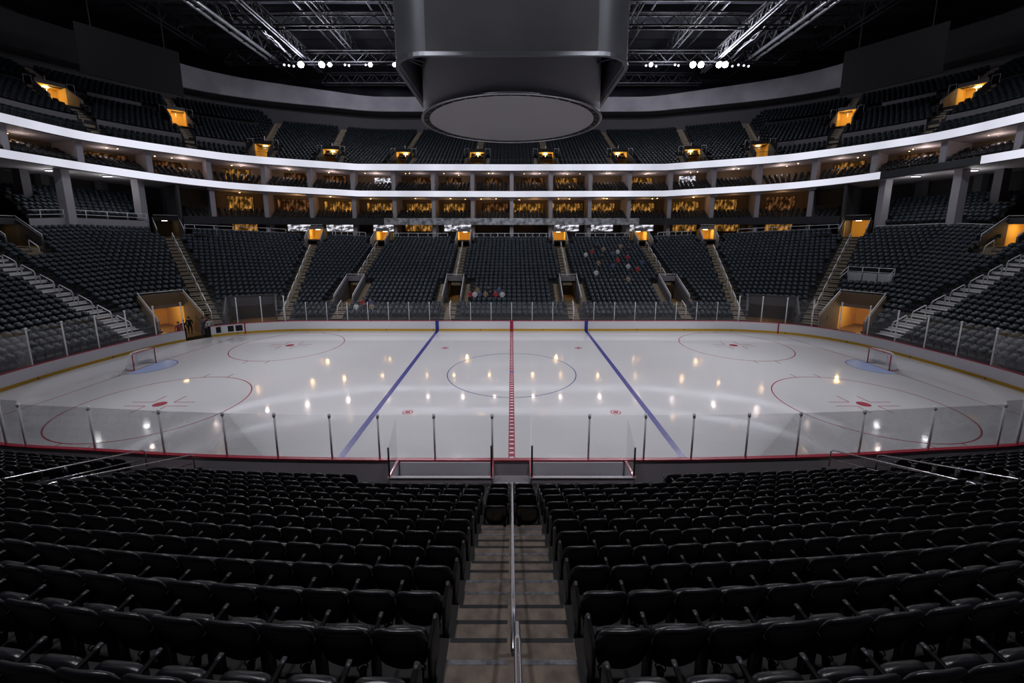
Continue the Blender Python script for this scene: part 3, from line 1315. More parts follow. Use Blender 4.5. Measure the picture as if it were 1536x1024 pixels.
AISLES = [(1, 0.62, 'first'), (2, 0.62, 'second'), (3, 0.62, 'third'), (4, 0.85, 'fourth'), (5, 0.95, 'fifth')]
lower_seats = []
SIDE = {-1: 'left', 1: 'right'}
for sgn in (-1, 1):
    wn = SIDE[sgn]
    B = Bowl(lower_pt, 0, 6.6, 0.05, LR)
    Z, V = [], []
    for u, hw, _ in AISLES:
        Z.append((u, hw, 0, LR))
        V.append(False)
    for u in (1, 2):
        Z.append((u, 1.95, 3, 9))
        V.append(True)
        Z.append((u, 1.7, 21, 24))
        V.append(True)
    Z.append((3, 1.6, 21, 24))
    V.append(True)
    Z.append((4, 2.0, 22, 24))
    V.append(True)
    Z.append((4.38, 1.9, 0, 6))
    V.append(True)
    Z.append((4.80, 1.5, 20, 24))
    V.append(True)
    Z.append((4.80, 0.8, 17, 20))
    V.append(False)
    Z.append((3.45, 2.3, 0, 4))
    V.append(True)
    if sgn > 0:
        Z.append((4.27, 2.1, 9, 12))
        V.append(True)
    B.zones, B.isvom = Z, V
    B.steps('lower_seating_tier', 'concrete', sgn)
    lower_seats += B.seats(sgn)
    # aisles
    for (u, hw, nm), spans in zip(AISLES, ([(0, 3), (9, 21)], [(0, 3), (9, 21)], [(0, 21)], [(0, 22)], [(0, 24)])):
        for ra, rb in spans:
            m = 'tan_stair' if u < 5 else 'pale_stair'
            part = 'below' if rb == 3 else 'up'
            if u in (1, 2):
                lab = 'tan aisle stairs %s the %s lower entrance %s of centre' % ('below' if rb == 3 else 'above', nm, wn)
            elif u == 3:
                lab = 'tan aisle stairs at the far %s where the stand starts to curve' % wn
            elif u == 4:
                lab = 'long tan aisle stairs in the %s corner beside the gate' % wn
            else:
                lab = 'pale aisle stairs rising across the %s end behind the goal' % wn
            stairs_on(B, u, ra, rb, sgn, hw * 2 - (0.1 if u < 5 else .15), m, lab, 0, True)
    for u, nm in ((1, 'first'), (2, 'second')):
        for lat, w2 in ((-1.45, 'near'), (1.45, 'far')):
            stairs_on(B, u, 3, 9, sgn, 0.7, 'tan_stair', 'short tan steps on one flank of the %s lower entrance %s of centre, %s side' % (nm, wn, 'left' if lat < 0 else 'right'), lat, False)
        vomitory(B, u, 3, 8.6, sgn, 0.95, 'dim railed entrance in the far lower stand, %s %s of centre' % (nm, wn), False, 'wall_grey', True)
        vomitory(B, u, 21, 24.5, sgn, 0.95, 'yellow-lit doorway at the top of the far lower stand, %s %s of centre' % (nm, wn), True, 'wall_grey', True)
    vomitory(B, 3, 21, 24.5, sgn, 0.95, 'yellow-lit doorway at the top of the far lower stand, third %s of centre' % wn, True, 'wall_grey')
    vomitory(B, 4, 22, 25.5, sgn, 1.3, 'entrance at the head of the long tan stairs in the %s corner' % wn, sgn > 0, 'wall_dark')
    vomitory(B, 4.38, 0, 5, sgn, 1.7, 'yellow-walled ice resurfacer gate tunnel in the %s corner' % wn, True, 'warm_wall', True, 5.0, 0.0, True, 2.5)
    vomitory(B, 4.80, 20, 25, sgn, 1.2, 'entrance high in the %s end stand under the overhang' % wn, sgn > 0, 'wall_mid')
    stairs_on(B, 4.80, 17, 20, sgn, 1.2, 'tan_stair', 'short stairs below the high entrance in the %s end stand' % wn)
    vomitory(B, 3.45, 0, 3.6, sgn, 2.2, 'wide low opening behind the curved glass at the far %s corner' % wn, False, 'wall_mid', True, 3.0, 0.2, False, 2.0)
    if sgn > 0:
        # small railed camera platform with white boards
        p, n = B.frame(4.27, 9.0, sgn)
        r = empty('camera_platform', 'railed platform with white panels among the seats of the right corner', 'platform')
        r.matrix_world = frame_m(p, n)
        q = MB()
        q.box((-2.0, 0, -.2), (2.0, 2.5, 0.1))
        q.build('deck', 'wall_mid', r)
        for k in range(3):
            q = MB()
            q.box((-1.9 + k * 1.32, 2.35, 0.1), (-0.7 + k * 1.32, 2.45, 1.1))
            q.build('panel', 'board_white', r)
        q = MB()
        for h in (0.9, 1.4):
            q.tube([(-2, 0, h * .7), (-2, 2.5, h + .3), (2, 2.5, h + .3), (2, 0, h * .7)], 0.04, 6)
        for x in (-2, -.7, .7, 2):
            q.tube([(x, 2.5, 0), (x, 2.5, 1.7)], 0.035, 6)
        q.build('railing', 'rail_white', r, True)
    # guard rails along the top row between the doorways, one per block
    for ua, ub, nm in ((0.0, 0.80, 'centre'), (1.2, 1.86, 'second'), (2.25, 2.75, 'third'), (3.22, 3.9, 'fourth')):
        P = [B.pt(u, 24.0) for u in np.linspace(ua, ub, 12)]
        P = [Vector((x * (-sgn), y, z)) if False else Vector((x if sgn < 0 else -x, y, z)) for x, y, z in P]
        r = empty('guard_rail', 'white guard rail above the top row of the %s far seat block, %s half' % (nm, wn), 'guard rail', tuple(P[0]))
        o0 = P[0]
        q = MB()
        q.tube([p - o0 + Vector((0, 0, 1.0)) for p in P], 0.04, 6)
        q.tube([p - o0 + Vector((0, 0, 0.5)) for p in P], 0.03, 6)
        q.build('rail', 'rail_white', r, True)
        q = MB()
        for p in P[::2] + [P[-1]]:
            q.tube([p - o0, p - o0 + Vector((0, 0, 1.0))], 0.035, 6)
        q.build('uprights', 'rail_white', r, True)

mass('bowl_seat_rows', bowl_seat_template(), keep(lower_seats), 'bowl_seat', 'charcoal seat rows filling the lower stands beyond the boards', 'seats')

# ------------------------------------------------------------------ the stacked levels above
PTS = [(0, 37.5, 20.65, 19.72, 16.58, 15.68), (-12, 37.5, 20.65, 19.72, 16.58, 15.70), (-24.1, 37.5, 20.72, 19.77, 16.65, 15.78),
       (-38.5, 34.0, 21.30, 20.30, 17.24, 16.33), (-43.5, 30.5, 21.48, 20.53, 17.46, 16.60), (-46.0, 27.5, 21.52, 20.62, 17.64, 16.80),
       (-47.9, 24.5, 21.55, 20.66, 17.86, 16.97), (-49.8, 20, 21.6, 20.7, 18.1, 17.25), (-50.6, 12.5, 21.78, 20.92, 18.25, 17.45),
       (-51, 2, 22.0, 21.1, 18.4, 17.6), (-51, -10, 22.1, 21.2, 18.5, 17.7)]
PC = Curve(np.vstack([PTS[0], crom(PTS[2:], 6)]))


def P_at(s, off, sgn):
    p = PC.at(s)
    t = PC.tan(s, 1.5)
    n = np.array([t[1], -t[0]])
    q = p[:2] + n * off
    return (q[0] if sgn < 0 else -q[0]), q[1], p


def s_px(px, zi=4, off=0.0):
    """arc length on the left half where the level meets picture column px"""
    best = None
    for s in np.arange(0, PC.L, 0.1):
        x, y, p = P_at(s, off, -1)
        q = project(x, y, p[zi])
        if q and (best is None or abs(q[0] - px) < best[0]):
            best = (abs(q[0] - px), s)
    return best[1]


S_END = s_px(268)           # the suites' lower level stops here
S_OFF = (s_px(214), s_px(62))
S_MAX = PC.L


def seg(s0, s1, off, zf, sgn, step=1.0):
    n = max(2, int(abs(s1 - s0) / step) + 1)
    out = []
    for s in np.linspace(s0, s1, n):
        x, y, p = P_at(s, off, sgn)
        out.append((x, y, zf(p)))
    return out


def ribbon(zi_top, zi_bot, label, off_right=None):
    root = empty('ribbon_display', label, 'ribbon display', (0, 37.5, PTS[0][zi_top]))
    o0 = Vector(root.location)

    def band(s0, s1, sgn, name, material):
        q = MB()
        A = [Vector(p) - o0 for p in seg(s0, s1, -0.06, lambda p: p[zi_bot], sgn)]
        Bq = [Vector(p) - o0 for p in seg(s0, s1, -0.06, lambda p: p[zi_top], sgn)]
        Cq = [Vector(p) - o0 for p in seg(s0, s1, 0.06, lambda p: p[zi_top], sgn)]
        Dq = [Vector(p) - o0 for p in seg(s0, s1, 0.06, lambda p: p[zi_bot], sgn)]
        q.wall([tuple(v) for v in A], [tuple(v) for v in Bq], [tuple(v) for v in Cq], [tuple(v) for v in Dq])
        q.build(name, material, root)
    for sgn in (-1, 1):
        if sgn > 0 and off_right:
            band(0, off_right[0], sgn, 'led_panel', 'led_white')
            band(off_right[0], off_right[1], sgn, 'unlit_panel', 'led_off')
            band(off_right[1], S_MAX, sgn, 'led_panel', 'led_white')
        else:
            band(0, S_MAX, sgn, 'led_panel', 'led_white')
    q = MB()
    for sgn in (-1, 1):
        q.wall(seg(0, S_MAX, 0.07, lambda p: p[zi_bot] - o0.z - .05, sgn), seg(0, S_MAX, 0.07, lambda p: p[zi_top] - o0.z + .0, sgn),
               seg(0, S_MAX, 0.3, lambda p: p[zi_top] - o0.z + .0, sgn), seg(0, S_MAX, 0.3, lambda p: p[zi_bot] - o0.z - .05, sgn))
    # the casing follows plan coordinates: shift back under the root
    q.v = [(x - o0.x, y - o0.y, z) for x, y, z in q.v]
    q.build('casing', 'fascia_dark', root)


ribbon(2, 3, 'upper glowing white ribbon display ringing the arena below the top deck')
ribbon(4, 5, 'lower glowing white ribbon display ringing the arena, dark for one stretch at right', S_OFF)


def slab(name, material, s0, s1, o_in, o_out, zf, th=0.2):
    q = MB()
    for sgn in (-1, 1):
        q.wall(seg(s0, s1, o_in, zf, sgn), seg(s0, s1, o_out, zf, sgn), seg(s0, s1, o_out, lambda p: zf(p) - th, sgn), seg(s0, s1, o_in, lambda p: zf(p) - th, sgn))
    return struct(q.build(name, material))


def ring_wall(name, material, s0, s1, off, za, zb, th=0.15, sides=(-1, 1)):
    q = MB()
    for sgn in sides:
        q.wall(seg(s0, s1, off, za, sgn), seg(s0, s1, off, zb, sgn), seg(s0, s1, off + th, zb, sgn), seg(s0, s1, off + th, za, sgn))
    return struct(q.build(name, material))


F1 = 12.40
slab('suite_floor', 'fascia_dark', 0, S_MAX, 0.31, 7.0, lambda p: p[4] - 0.55)
slab('ceiling_suite_upper', 'suite_ceiling', 0, S_MAX, 0.31, 7.0, lambda p: p[3] + 0.12)
slab('ceiling_suite_lower', 'suite_ceiling', 0, S_MAX, 0.31, 7.0, lambda p: p[5] + 0.12)
slab('suite_floor_lower', 'fascia_dark', 0, S_END, 0.2, 7.0, lambda p: F1 - 0.5)
ring_wall('wall_suite_upper', 'warm_wall', 0, S_MAX, 5.6, lambda p: p[4] - .6, lambda p: p[3])
ring_wall('wall_suite_lower', 'warm_wall', 0, S_END, 5.6, lambda p: F1 - .6, lambda p: p[5])
ring_wall('wall_club', 'warm_wall', 0, S_END, 4.6, lambda p: 8.6, lambda p: F1 - .6)
slab('club_floor', 'mat_dark', 0, S_END, -4.2, 5.0, lambda p: 8.98 + max(0, (37.5 - p[1])) * 0.1)
ring_wall('fascia_panel', 'fascia_dark', 20.5, S_END, 0.0, lambda p: 11.35, lambda p: F1)
# centre fascia with its noise-speckled metal face
fp = empty('fascia_sign', 'speckled metallic fascia strip across the middle of the far stand', 'fascia', (0, 37.5, 11.35))
q = MB()
q.box((-20.4, -0.06, 0), (20.4, 0.12, 1.05))
q.build('face', 'fascia_metal', fp)
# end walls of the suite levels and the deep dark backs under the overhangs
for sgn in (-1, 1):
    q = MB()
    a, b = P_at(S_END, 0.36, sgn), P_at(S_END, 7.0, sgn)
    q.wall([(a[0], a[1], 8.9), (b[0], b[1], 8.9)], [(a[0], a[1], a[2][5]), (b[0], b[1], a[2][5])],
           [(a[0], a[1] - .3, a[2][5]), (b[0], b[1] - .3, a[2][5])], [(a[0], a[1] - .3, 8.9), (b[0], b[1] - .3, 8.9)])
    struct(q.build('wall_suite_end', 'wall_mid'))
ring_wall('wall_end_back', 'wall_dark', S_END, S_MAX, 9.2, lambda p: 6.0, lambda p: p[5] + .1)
slab('ceiling_overhang', 'suite_ceiling', S_END, S_MAX, 7.0, 9.4, lambda p: p[5] + 0.12)

# --- partitions, windows, lamps: one bay every 6.3 m
BAY = 6.3
suite_places = []
for sgn in (-1, 1):
    wn = SIDE[sgn]
    nb = int(S_MAX / BAY)
    for level, (zf, zc, s_lim) in enumerate(((lambda p: p[4] - .5, lambda p: p[3] + .1, S_MAX), (lambda p: F1 - .5, lambda p: p[5] + .1, S_END), (lambda p: 9.0, lambda p: F1 - .6, S_END))):
        ln = ('upper', 'lower', 'club')[level]
        for b in range(0, nb + 1):
            s = b * BAY
            if s > s_lim - 0.5:
                break
            if b == 0 and sgn > 0:
                pass
            else:
                q = MB()
                x, y, p = P_at(s, 0, sgn)
                x1, y1, _ = P_at(s, 1, sgn)
                n = np.array([x1 - x, y1 - y])
                M = frame_m((x, y, 0), n)
                z0, z1 = zf(p), zc(p)
                q.box((-0.13, 1.6, z0), (0.13, 5.6, z1), M=M)
                q.box((-0.30, 0.85, z0), (0.30, 1.6, z1), M=M)
                if level == 1:
                    q.box((-0.55, 0.5, z1 - .45), (0.55, 1.7, z1), M=M)
                struct(q.build('suite_partition', 'suite_side'))
            # window in the back wall of the bay
            if s + BAY > s_lim:
                continue
            sm = s + BAY / 2
            x, y, p = P_at(sm, 0, sgn)
            x1, y1, _ = P_at(sm, 1, sgn)
            n = np.array([x1 - x, y1 - y])
            M = frame_m((x, y, 0), n)
            z0, z1 = zf(p), zc(p)
            rr = random.random()
            px = project(x, y, z0)[0] if project(x, y, z0) else -999
            w = random.uniform(1.2, 2.5)
            c = random.uniform(-.5, .5)
            if level == 0:
                m = 'window_amber' if rr < .32 else 'window_dim' if rr < .75 else 'window_white' if rr < .83 else None
                lo, hi = z0 + 1.5, z1 - .55
                yb = 5.5
            elif level == 1:
                m = 'window_amber' if rr < .72 else 'window_dim'
                w = random.uniform(1.9, 2.8)
                lo, hi = z0 + 1.7, z1 - .75
                yb = 5.5
            else:
                m = 'window_white' if rr < .55 else 'window_amber' if rr < .8 else None
                w = random.uniform(1.6, 2.7)
                lo, hi = z0 + 1.35, z1 - .35
                yb = 4.5
            if m:
                root = empty('suite_window', 'glowing %s window, %s bay %s of centre on the %s suite level' % (
                    {'window_amber': 'amber', 'window_dim': 'dim orange', 'window_white': 'white'}[m], ordw(b + 1), wn, ln), 'window')
                root.matrix_world = M @ Matrix.Translation((c, yb, lo))
                q = MB()
                q.box((-w, -.03, 0), (w, .03, hi - lo))
                q.build('pane', m, root)
                q = MB()
                nm = 2
                for k in range(nm + 1):
                    xx = -w + 2 * w * k / nm
                    q.box((xx - .04, -.08, -.05), (xx + .04, -.02, hi - lo + .05))
                q.box((-w, -.08, -.06), (w, -.02, .02))
                q.box((-w, -.08, hi - lo), (w, -.02, hi - lo + .07))
                q.build('frame', 'wall_dark', root)
            if level < 2:
                l = bpy.data.lights.new('suite_light', 'POINT')
                l.energy = (60 if level == 0 else 38) * random.uniform(.4, 1.3)
                l.color = (1.0, .80, .72) if level == 0 else (1.0, .60, .26)
                l.shadow_soft_size = .25
                lo_ = bpy.data.objects.new('suite_light', l)
                COL.objects.link(lo_)
                lo_.location = M @ Vector((random.uniform(-1, 1), 2.9, z1 - .95))
            # ceiling lamps
            for k in range(2 if level < 2 else 1):
                lx, ly = random.uniform(-2.2, 2.2), random.uniform(2.2, 4.8)
                root = empty('ceiling_lamp', 'small warm ceiling lamp, number %s of the %s bay %s of centre, %s suite level' % (('one', 'two')[k], ordw(b + 1), wn, ln), 'lamp', group='small suite lamps')
                root.matrix_world = M @ Matrix.Translation((lx, ly, z1 - .13))
                q = MB()
                q.tube([(0, 0, -.07), (0, 0, -.01)], 0.10 if level else 0.07, 8)
                q.build('bulb', 'lamp_warm', root)
                q = MB()
                q.tube([(0, 0, -.01), (0, 0, .03)], 0.13, 8)
                q.build('rim', 'truss_dark', root)
    # suite seating
    for level in (0, 1, 2):
        for i in range(4 if level < 2 else 2):
            s = 0.4
            lim = S_MAX if level == 0 else S_END
            while s < lim - .4:
                if min(s % BAY, BAY - s % BAY) > 0.5:
                    if level < 2:
                        off = 0.75 + i * 0.82
                    else:
                        off = -0.5 + i * .9
                    x, y, p = P_at(s, off, sgn)
                    x1, y1, _ = P_at(s, off + 1, sgn)
                    rz = math.atan2(y1 - y, x1 - x) - PI / 2 + PI
                    base = (p[4] - .22 if level == 0 else F1 - .5 if level == 1 else 8.85) + i * 0.36
                    suite_places.append((x, y, base, rz + PI if False else rz + 0.0))
                s += 0.62
mass('suite_seat_rows', bowl_seat_template(), keep(suite_places), 'suite_seat', 'dark seat rows in front of the lit suites on both levels', 'seats')

# columns holding the overhang
COLS = []
for sgn in (-1, 1):
    for px, off in ((90, 1.5), (205, 1.5), (30, 6.0), (150, 8.0), (60, 8.5)):
        s = s_px(px, 5, off)
        x, y, p = P_at(s, off, sgn)
        COLS.append((x, y))
        q = MB()
        q.box((x - .45, y - .45, 6.5), (x + .45, y + .45, p[5] + .1))
        struct(q.build('column', 'suite_side' if off < 2 else 'wall_mid'))

# --- upper block of seats beneath the overhang at each end
blk = []
for sgn in (-1, 1):
    def end_pt(u, r):
        o = np.array([np.interp(u, NU, NO[:, k]) for k in range(3)])
        i = np.array([np.interp(u, NU, NI[:, k]) for k in range(3)])
        n = (o - i)[:2]
        n /= np.hypot(*n)
        return np.array([o[0] + n[0] * (0.5 + r * 0.8), o[1] + n[1] * (0.5 + r * 0.8), o[2] + (1.3 if sgn < 0 else .5) + r * .44])
    EB = Bowl(end_pt, 4.13, 4.68, 0.05, 8)
    EB.zones, EB.isvom = [], []
    EB.steps('end_seating_tier', 'concrete', sgn)
    blk += EB.seats(sgn)
    P = [end_pt(u, -0.4) for u in np.linspace(4.12, 4.69, 12)]
    P = [Vector((x if sgn < 0 else -x, y, z)) for x, y, z in P]
    q = MB()
    zl = 9.4
    A = [(p.x, p.y, p.z - 1.5) for p in P]
    Bq = [(p.x, p.y, p.z + (.1 if sgn < 0 else .0)) for p in P]
    q.wall(A, Bq, [(x, y + .15, z) for x, y, z in Bq], [(x, y + .15, z) for x, y, z in A])
    struct(q.build('wall_end_block', 'suite_side' if sgn < 0 else 'wall_dark'))
    r = empty('guard_rail', 'white guard rail in front of the seat block under the %s overhang' % SIDE[sgn], 'guard rail', tuple(P[0]))
    o0 = P[0]
    q = MB()
    hs = (1.0, 0.5) if sgn < 0 else (0.25,)
    for h in hs:
        q.tube([p - o0 + Vector((0, 0, h)) for p in P], 0.045, 6)
    for p in P[::2]:
        q.tube([p - o0, p - o0 + Vector((0, 0, hs[0]))], 0.04, 6)
    q.build('rail', 'rail_white', r, True)
mass('end_block_seat_rows', bowl_seat_template(), [p for p in keep(blk) if all(math.hypot(p[0] - c[0], p[1] - c[1]) > .95 for c in COLS)], 'bowl_seat', 'charcoal seat rows high at both ends under the overhangs', 'seats')
# ------------------------------------------------------------------ upper deck
S_JUMP = s_px(378, 2)


def deck_pt(s, r):
    x, y, p = P_at(s, 0.55 + 0.86 * r, -1)
    z = p[2] - 0.35 + 0.45 * r
    j = min(max((s - S_JUMP) / 0.8, 0), 1)
    if r >= 4:
        z += 0.8 * j
    if r >= 14:
        z += 0.7 * j
    return np.array([x, y, z])


deck_seats = []
DECK_V = [(714, 0.3, 4.6, 1.2), (599, 0.3, 4.6, 1.2), (493, 0.3, 4.6, 1.2), (390, 0.3, 5, 1.2), (278, 9, 13, 1.1), (107, 9, 13.5, 1.4)]
for sgn in (-1, 1):
    wn = SIDE[sgn]
    DB = Bowl(deck_pt, 0.0, S_MAX, 0.9, 21)
    Z, V = [], []
    for i, (px, ra, rb, hw) in enumerate(DECK_V):
        s = s_px(px, 2, 0.55 + .86 * (ra + 1))
        Z += [(s, 0.65, 0, 21), (s, hw + 0.95, int(ra), int(rb) + 1)]
        V += [False, True]
    DB.zones, DB.isvom = Z, V
    DB.steps('upper_seating_tier', 'wall_dark', sgn, 0.3)
    deck_seats += DB.seats(sgn, 0.6)
    for i, (px, ra, rb, hw) in enumerate(DECK_V):
        s = s_px(px, 2, 0.55 + .86 * (ra + 1))
        nm = ORD[i]
        vomitory(DB, s, ra, rb, sgn, hw, 'yellow-lit doorway in the upper deck, %s %s of centre' % (nm, wn), True, 'wall_dark' if i < 4 else 'wall_grey', True, 2.6, None, False, 2.9)
        stairs_on(DB, s, math.ceil(rb) + 1, 21, sgn, 1.1, 'tan_stair', 'steep tan stairs above the %s upper deck doorway %s of centre' % (nm, wn), 0, False)
        if ra > 2:
            stairs_on(DB, s, 0, ra - 1, sgn, 1.1, 'tan_stair', 'steep tan stairs below the %s upper deck doorway %s of centre' % (nm, wn), 0, False)
        for lat in (-hw - .55, hw + .55):
            stairs_on(DB, s, math.floor(ra), math.ceil(rb), sgn, 0.65, 'tan_stair',
                      'narrow tan steps on the %s flank of the %s upper deck doorway %s of centre' % ('left' if lat < 0 else 'right', nm, wn), lat, False)
        # short rail on top of the doorway
        p, n = DB.frame(s, rb, sgn)
        r = empty('guard_rail', 'pale rail hoop over the %s upper deck doorway %s of centre' % (nm, wn), 'guard rail')
        r.matrix_world = frame_m(p, n)
        q = MB()
        for sx in (-1, 1):
            q.tube([(sx * (hw + .2), 0, 0.5), (sx * (hw + .2), 0, 1.5), (sx * (hw + .9), 0, 1.5), (sx * (hw + .9), 0, 0.3)], 0.035, 6)
        q.tube([(0, 1.2, .3), (0, 1.2, 2.2)], 0.035, 6)
        q.build('rail', 'rail_white', r, True)
    # grey landing walls
    sA, sB = [s_px(px, 2, 0.55 + .86 * (ra + 1)) for px, ra, rb, hw in DECK_V[4:]]
    for a, b, r0, h, nm in ((S_JUMP + 1.2, sA - .75, 4, .95, ''), (sA + .75, sB - .75, 4, .95, ''), (sB + .75, S_MAX, 4, .95, ''), (sA + 2.4, sB - 2.6, 14, 0.95, ''), (sB + 2.6, S_MAX, 14, .95, '')):
        if b <= a:
            continue
        ss = np.linspace(a, b, max(3, int((b - a) / 1.0)))
        q = MB()
        A = []
        for s in ss:
            x, y, p = P_at(s, 0.50 + .86 * r0, sgn)
            zz = deck_pt(s, r0)[2]
            A.append((x, y, zz - 1.25))
        Bq = [(x, y, z + 1.25 + h * .25) for x, y, z in A]
        A2 = []
        for s in ss:
            x, y, p = P_at(s, 0.40 + .86 * r0 - .08, sgn)
            A2.append((x, y))
        q.wall([(x, y, a_[2]) for (x, y), a_ in zip(A2, A)], [(x, y, b_[2]) for (x, y), b_ in zip(A2, Bq)], Bq, A)
        struct(q.build('parapet_wall', 'parapet'))
    # front rail of the deck
    q = MB()
    P = seg(0, S_MAX, 0.35, lambda p: p[2] + .75, sgn, 1.2)
    r = empty('guard_rail', 'thin rail along the front edge of the upper deck, %s half' % wn, 'guard rail')
    q.tube(P, 0.03, 5)
    for p in P[::2]:
        q.tube([(p[0], p[1], p[2] - .85), p], 0.025, 5)
    q.build('rail', 'arm_grey', r, True)
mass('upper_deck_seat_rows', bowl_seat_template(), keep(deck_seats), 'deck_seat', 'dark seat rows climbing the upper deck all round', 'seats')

# wall behind the deck, bulkhead ring, roof
ring_wall('wall_upper_back', 'wall_mid', 0, S_MAX, 18.9, lambda p: p[2] + 8.0, lambda p: p[2] + 14.5, 0.3)
slab('bulkhead_soffit', 'wall_grey', 0, S_MAX, 16.2, 18.9, lambda p: p[2] + 12.35)


def bh_top(p):
    k = min(max((37.5 - p[1]) / 10.0, 0), 1)
    return p[2] + 14.8 + 1.6 * k


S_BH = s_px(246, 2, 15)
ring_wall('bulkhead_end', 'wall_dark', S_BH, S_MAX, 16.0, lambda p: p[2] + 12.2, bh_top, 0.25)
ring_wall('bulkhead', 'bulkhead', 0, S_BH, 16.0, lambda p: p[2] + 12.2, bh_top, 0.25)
q = MB()
q.box((-90, -60, 45), (90, 80, 45.5))
struct(q.build('ceiling', 'ceiling_black'))
for nm, lo, hi in (('wall_far', (-90, 72, 28), (90, 72.5, 45)), ('wall_left', (-80, -60, 20), (-79.5, 72, 45)), ('wall_right', (79.5, -60, 20), (80, 72, 45))):
    q = MB()
    q.box(lo, hi)
    struct(q.build(nm, 'ceiling_black'))

# ------------------------------------------------------------------ roof steel
def truss(a, b, h, w, r, material, label, name='roof_truss', cat='truss', n=None, chords='dark'):
    a, b = Vector(a), Vector(b)
    root = empty(name, label, cat, tuple(a))
    t = b - a
    L = t.length
    d = t.normalized()
    sx = Vector((-d.y, d.x, 0)) * (w / 2)
    n = n or max(2, int(L / (h * 1.3)))
    q = MB()
    for s in (-1, 1):
        q.tube([sx * s, t + sx * s], r, 6)
    q.build('bottom_chord', material, root, True)
    q = MB()
    for s in (-1, 1):
        q.tube([sx * s + Vector((0, 0, h)), t + sx * s + Vector((0, 0, h))], r, 6)
    q.build('top_chord', 'truss_dark' if chords == 'dark' else material, root, True)
    q = MB()
    for i in range(n):
        p, m, e = t * (i / n), t * ((i + .5) / n), t * ((i + 1) / n)
        for s in (-1, 1):
            q.tube([p + sx * s, m + sx * s + Vector((0, 0, h)), e + sx * s], r * .55, 4)
        q.tube([p + sx, p - sx], r * .5, 4)
        q.tube([m + sx + Vector((0, 0, h)), m - sx + Vector((0, 0, h))], r * .5, 4)
    q.build('web', 'truss_dark' if chords == 'dark' else material, root, True)
    return root


for sx in (-1, 1):
    wn = SIDE[sx]
    truss((sx * 40.0, -5, 38.6), (sx * 39.2, 46, 38.0), 2.2, 1.2, 0.24, 'truss_pale', 'broad pale roof girder slanting through the %s of the ceiling' % wn, chords='dark')
    truss((sx * 33.0, -5, 38.4), (sx * 33.0, 47, 37.4), 1.6, 0.5, 0.13, 'truss_pale' if sx > 0 else 'truss_grey', 'slim bright roof girder next inward on the %s' % wn, chords='same' if sx > 0 else 'dark')
    truss((sx * 26.0, -5, 39.5), (sx * 26.0, 52, 39.0), 1.8, 0.8, 0.11, 'truss_grey', 'grey roof truss %s of the scoreboard, second out' % wn)
    truss((sx * 17.0, -5, 40.0), (sx * 17.0, 52, 39.5), 1.8, 0.8, 0.10, 'truss_grey', 'grey roof truss %s of the scoreboard, first out' % wn)
    truss((sx * 50.0, -5, 40.5), (sx * 50.0, 45, 39.5), 2.0, 1.0, 0.14, 'truss_dark', 'dark roof truss out towards the %s end' % wn)
    # hanging cable bundle
    q = empty('cable_bundle', 'bright tangled cable run hanging under the %s roof girders' % wn, 'cables', (sx * 35.5, 20, 40))
    m = MB()
    for j in range(4):
        P = []
        for i in range(14):
            t = i / 13
            P.append((sx * (1.0 - t * 1.5) + random.uniform(-.25, .25), 2 + t * 21, 0.2 - 2.6 * t + random.uniform(-.3, .3)))
        m.tube(P, 0.035, 4)
    m.build('cables', 'truss_grey', q)
for Y, z, m, lab in ((26, 38.2, 'truss_grey', 'wide lighting bridge crossing the roof nearest the scoreboard'), (33.5, 38.4, 'truss_dark', 'dark cross truss between the lighting bridges'),
                     (42, 37.0, 'truss_dark', 'far cross truss carrying the bright floodlights'), (50, 36.6, 'truss_grey', 'last cross truss before the grey bulkhead')):
    truss((-46 if Y < 45 else -34, Y, z), (46 if Y < 45 else 34, Y, z), 1.7, 1.1, 0.12, m, lab, 'roof_bridge', 'truss', 26)
for i, Y in enumerate((22, 30, 38, 46, 54)):
    q = MB()
    q.box((-60, Y - .35, 42.2), (60, Y + .35, 43.4))
    o = q.build('roof_beam', 'truss_dark')
    struct(o)
for i, X in enumerate((-44, -30, -20, -10, 10, 20, 30, 44)):
    q = MB()
    q.tube([(X, 10, 41.7), (X, 60, 41.2)], 0.16, 6)
    struct(q.build('roof_beam', 'truss_grey'))
# gear boxes lined up on the nearest bridge
eq = 0
for sx in (-1, 1):
    for k in range(9):
        X = sx * (11.5 + k * 2.35)
        eq += 1
        o = empty('equipment_case', 'pale equipment case on the lighting bridge, %s out on the %s of the scoreboard' % (ordw(k + 1), SIDE[sx]), 'rigging gear', (X, 26, 38.35))
        q = MB()
        q.box((-.85, -.5, 0), (.85, .5, 1.05))
        q.build('case', 'truss_grey', o)
        q = MB()
        for j in range(3):
            q.tube([(-.6 + j * .55, -.62, .25 + .2 * (j % 2)), (-.6 + j * .55, -.5, .25 + .2 * (j % 2))], 0.12, 8)
        q.build('lamp_face', 'lamp_small', o)


# floodlights: housing, yoke, lens
def flood(x, y, z, aim, label, lens='lamp_white', size=0.42):
    root = empty('floodlight', label, 'floodlight', (x, y, z))
    d = (Vector(aim) - Vector((x, y, z))).normalized()
    R = d.to_track_quat('-Z', 'Y').to_matrix().to_4x4()
    root.rotation_euler = R.to_euler()
    q = MB()
    q.tube([(0, 0, .55), (0, 0, .35), (0, 0, 0)], [size * .5, size * .9, size * 1.1], 14)
    q.build('housing', 'truss_dark', root, True)
    q = MB()
    q.tube([(0, 0, -.02), (0, 0, .0)], size, 14)
    q.build('lens', lens, root)
    q = MB()
    q.tube([(-size * 1.2, 0, .2), (-size * 1.2, 0, .95), (size * 1.2, 0, .95), (size * 1.2, 0, .2)], 0.04, 6)
    q.build('yoke', 'truss_grey', root)
    return root


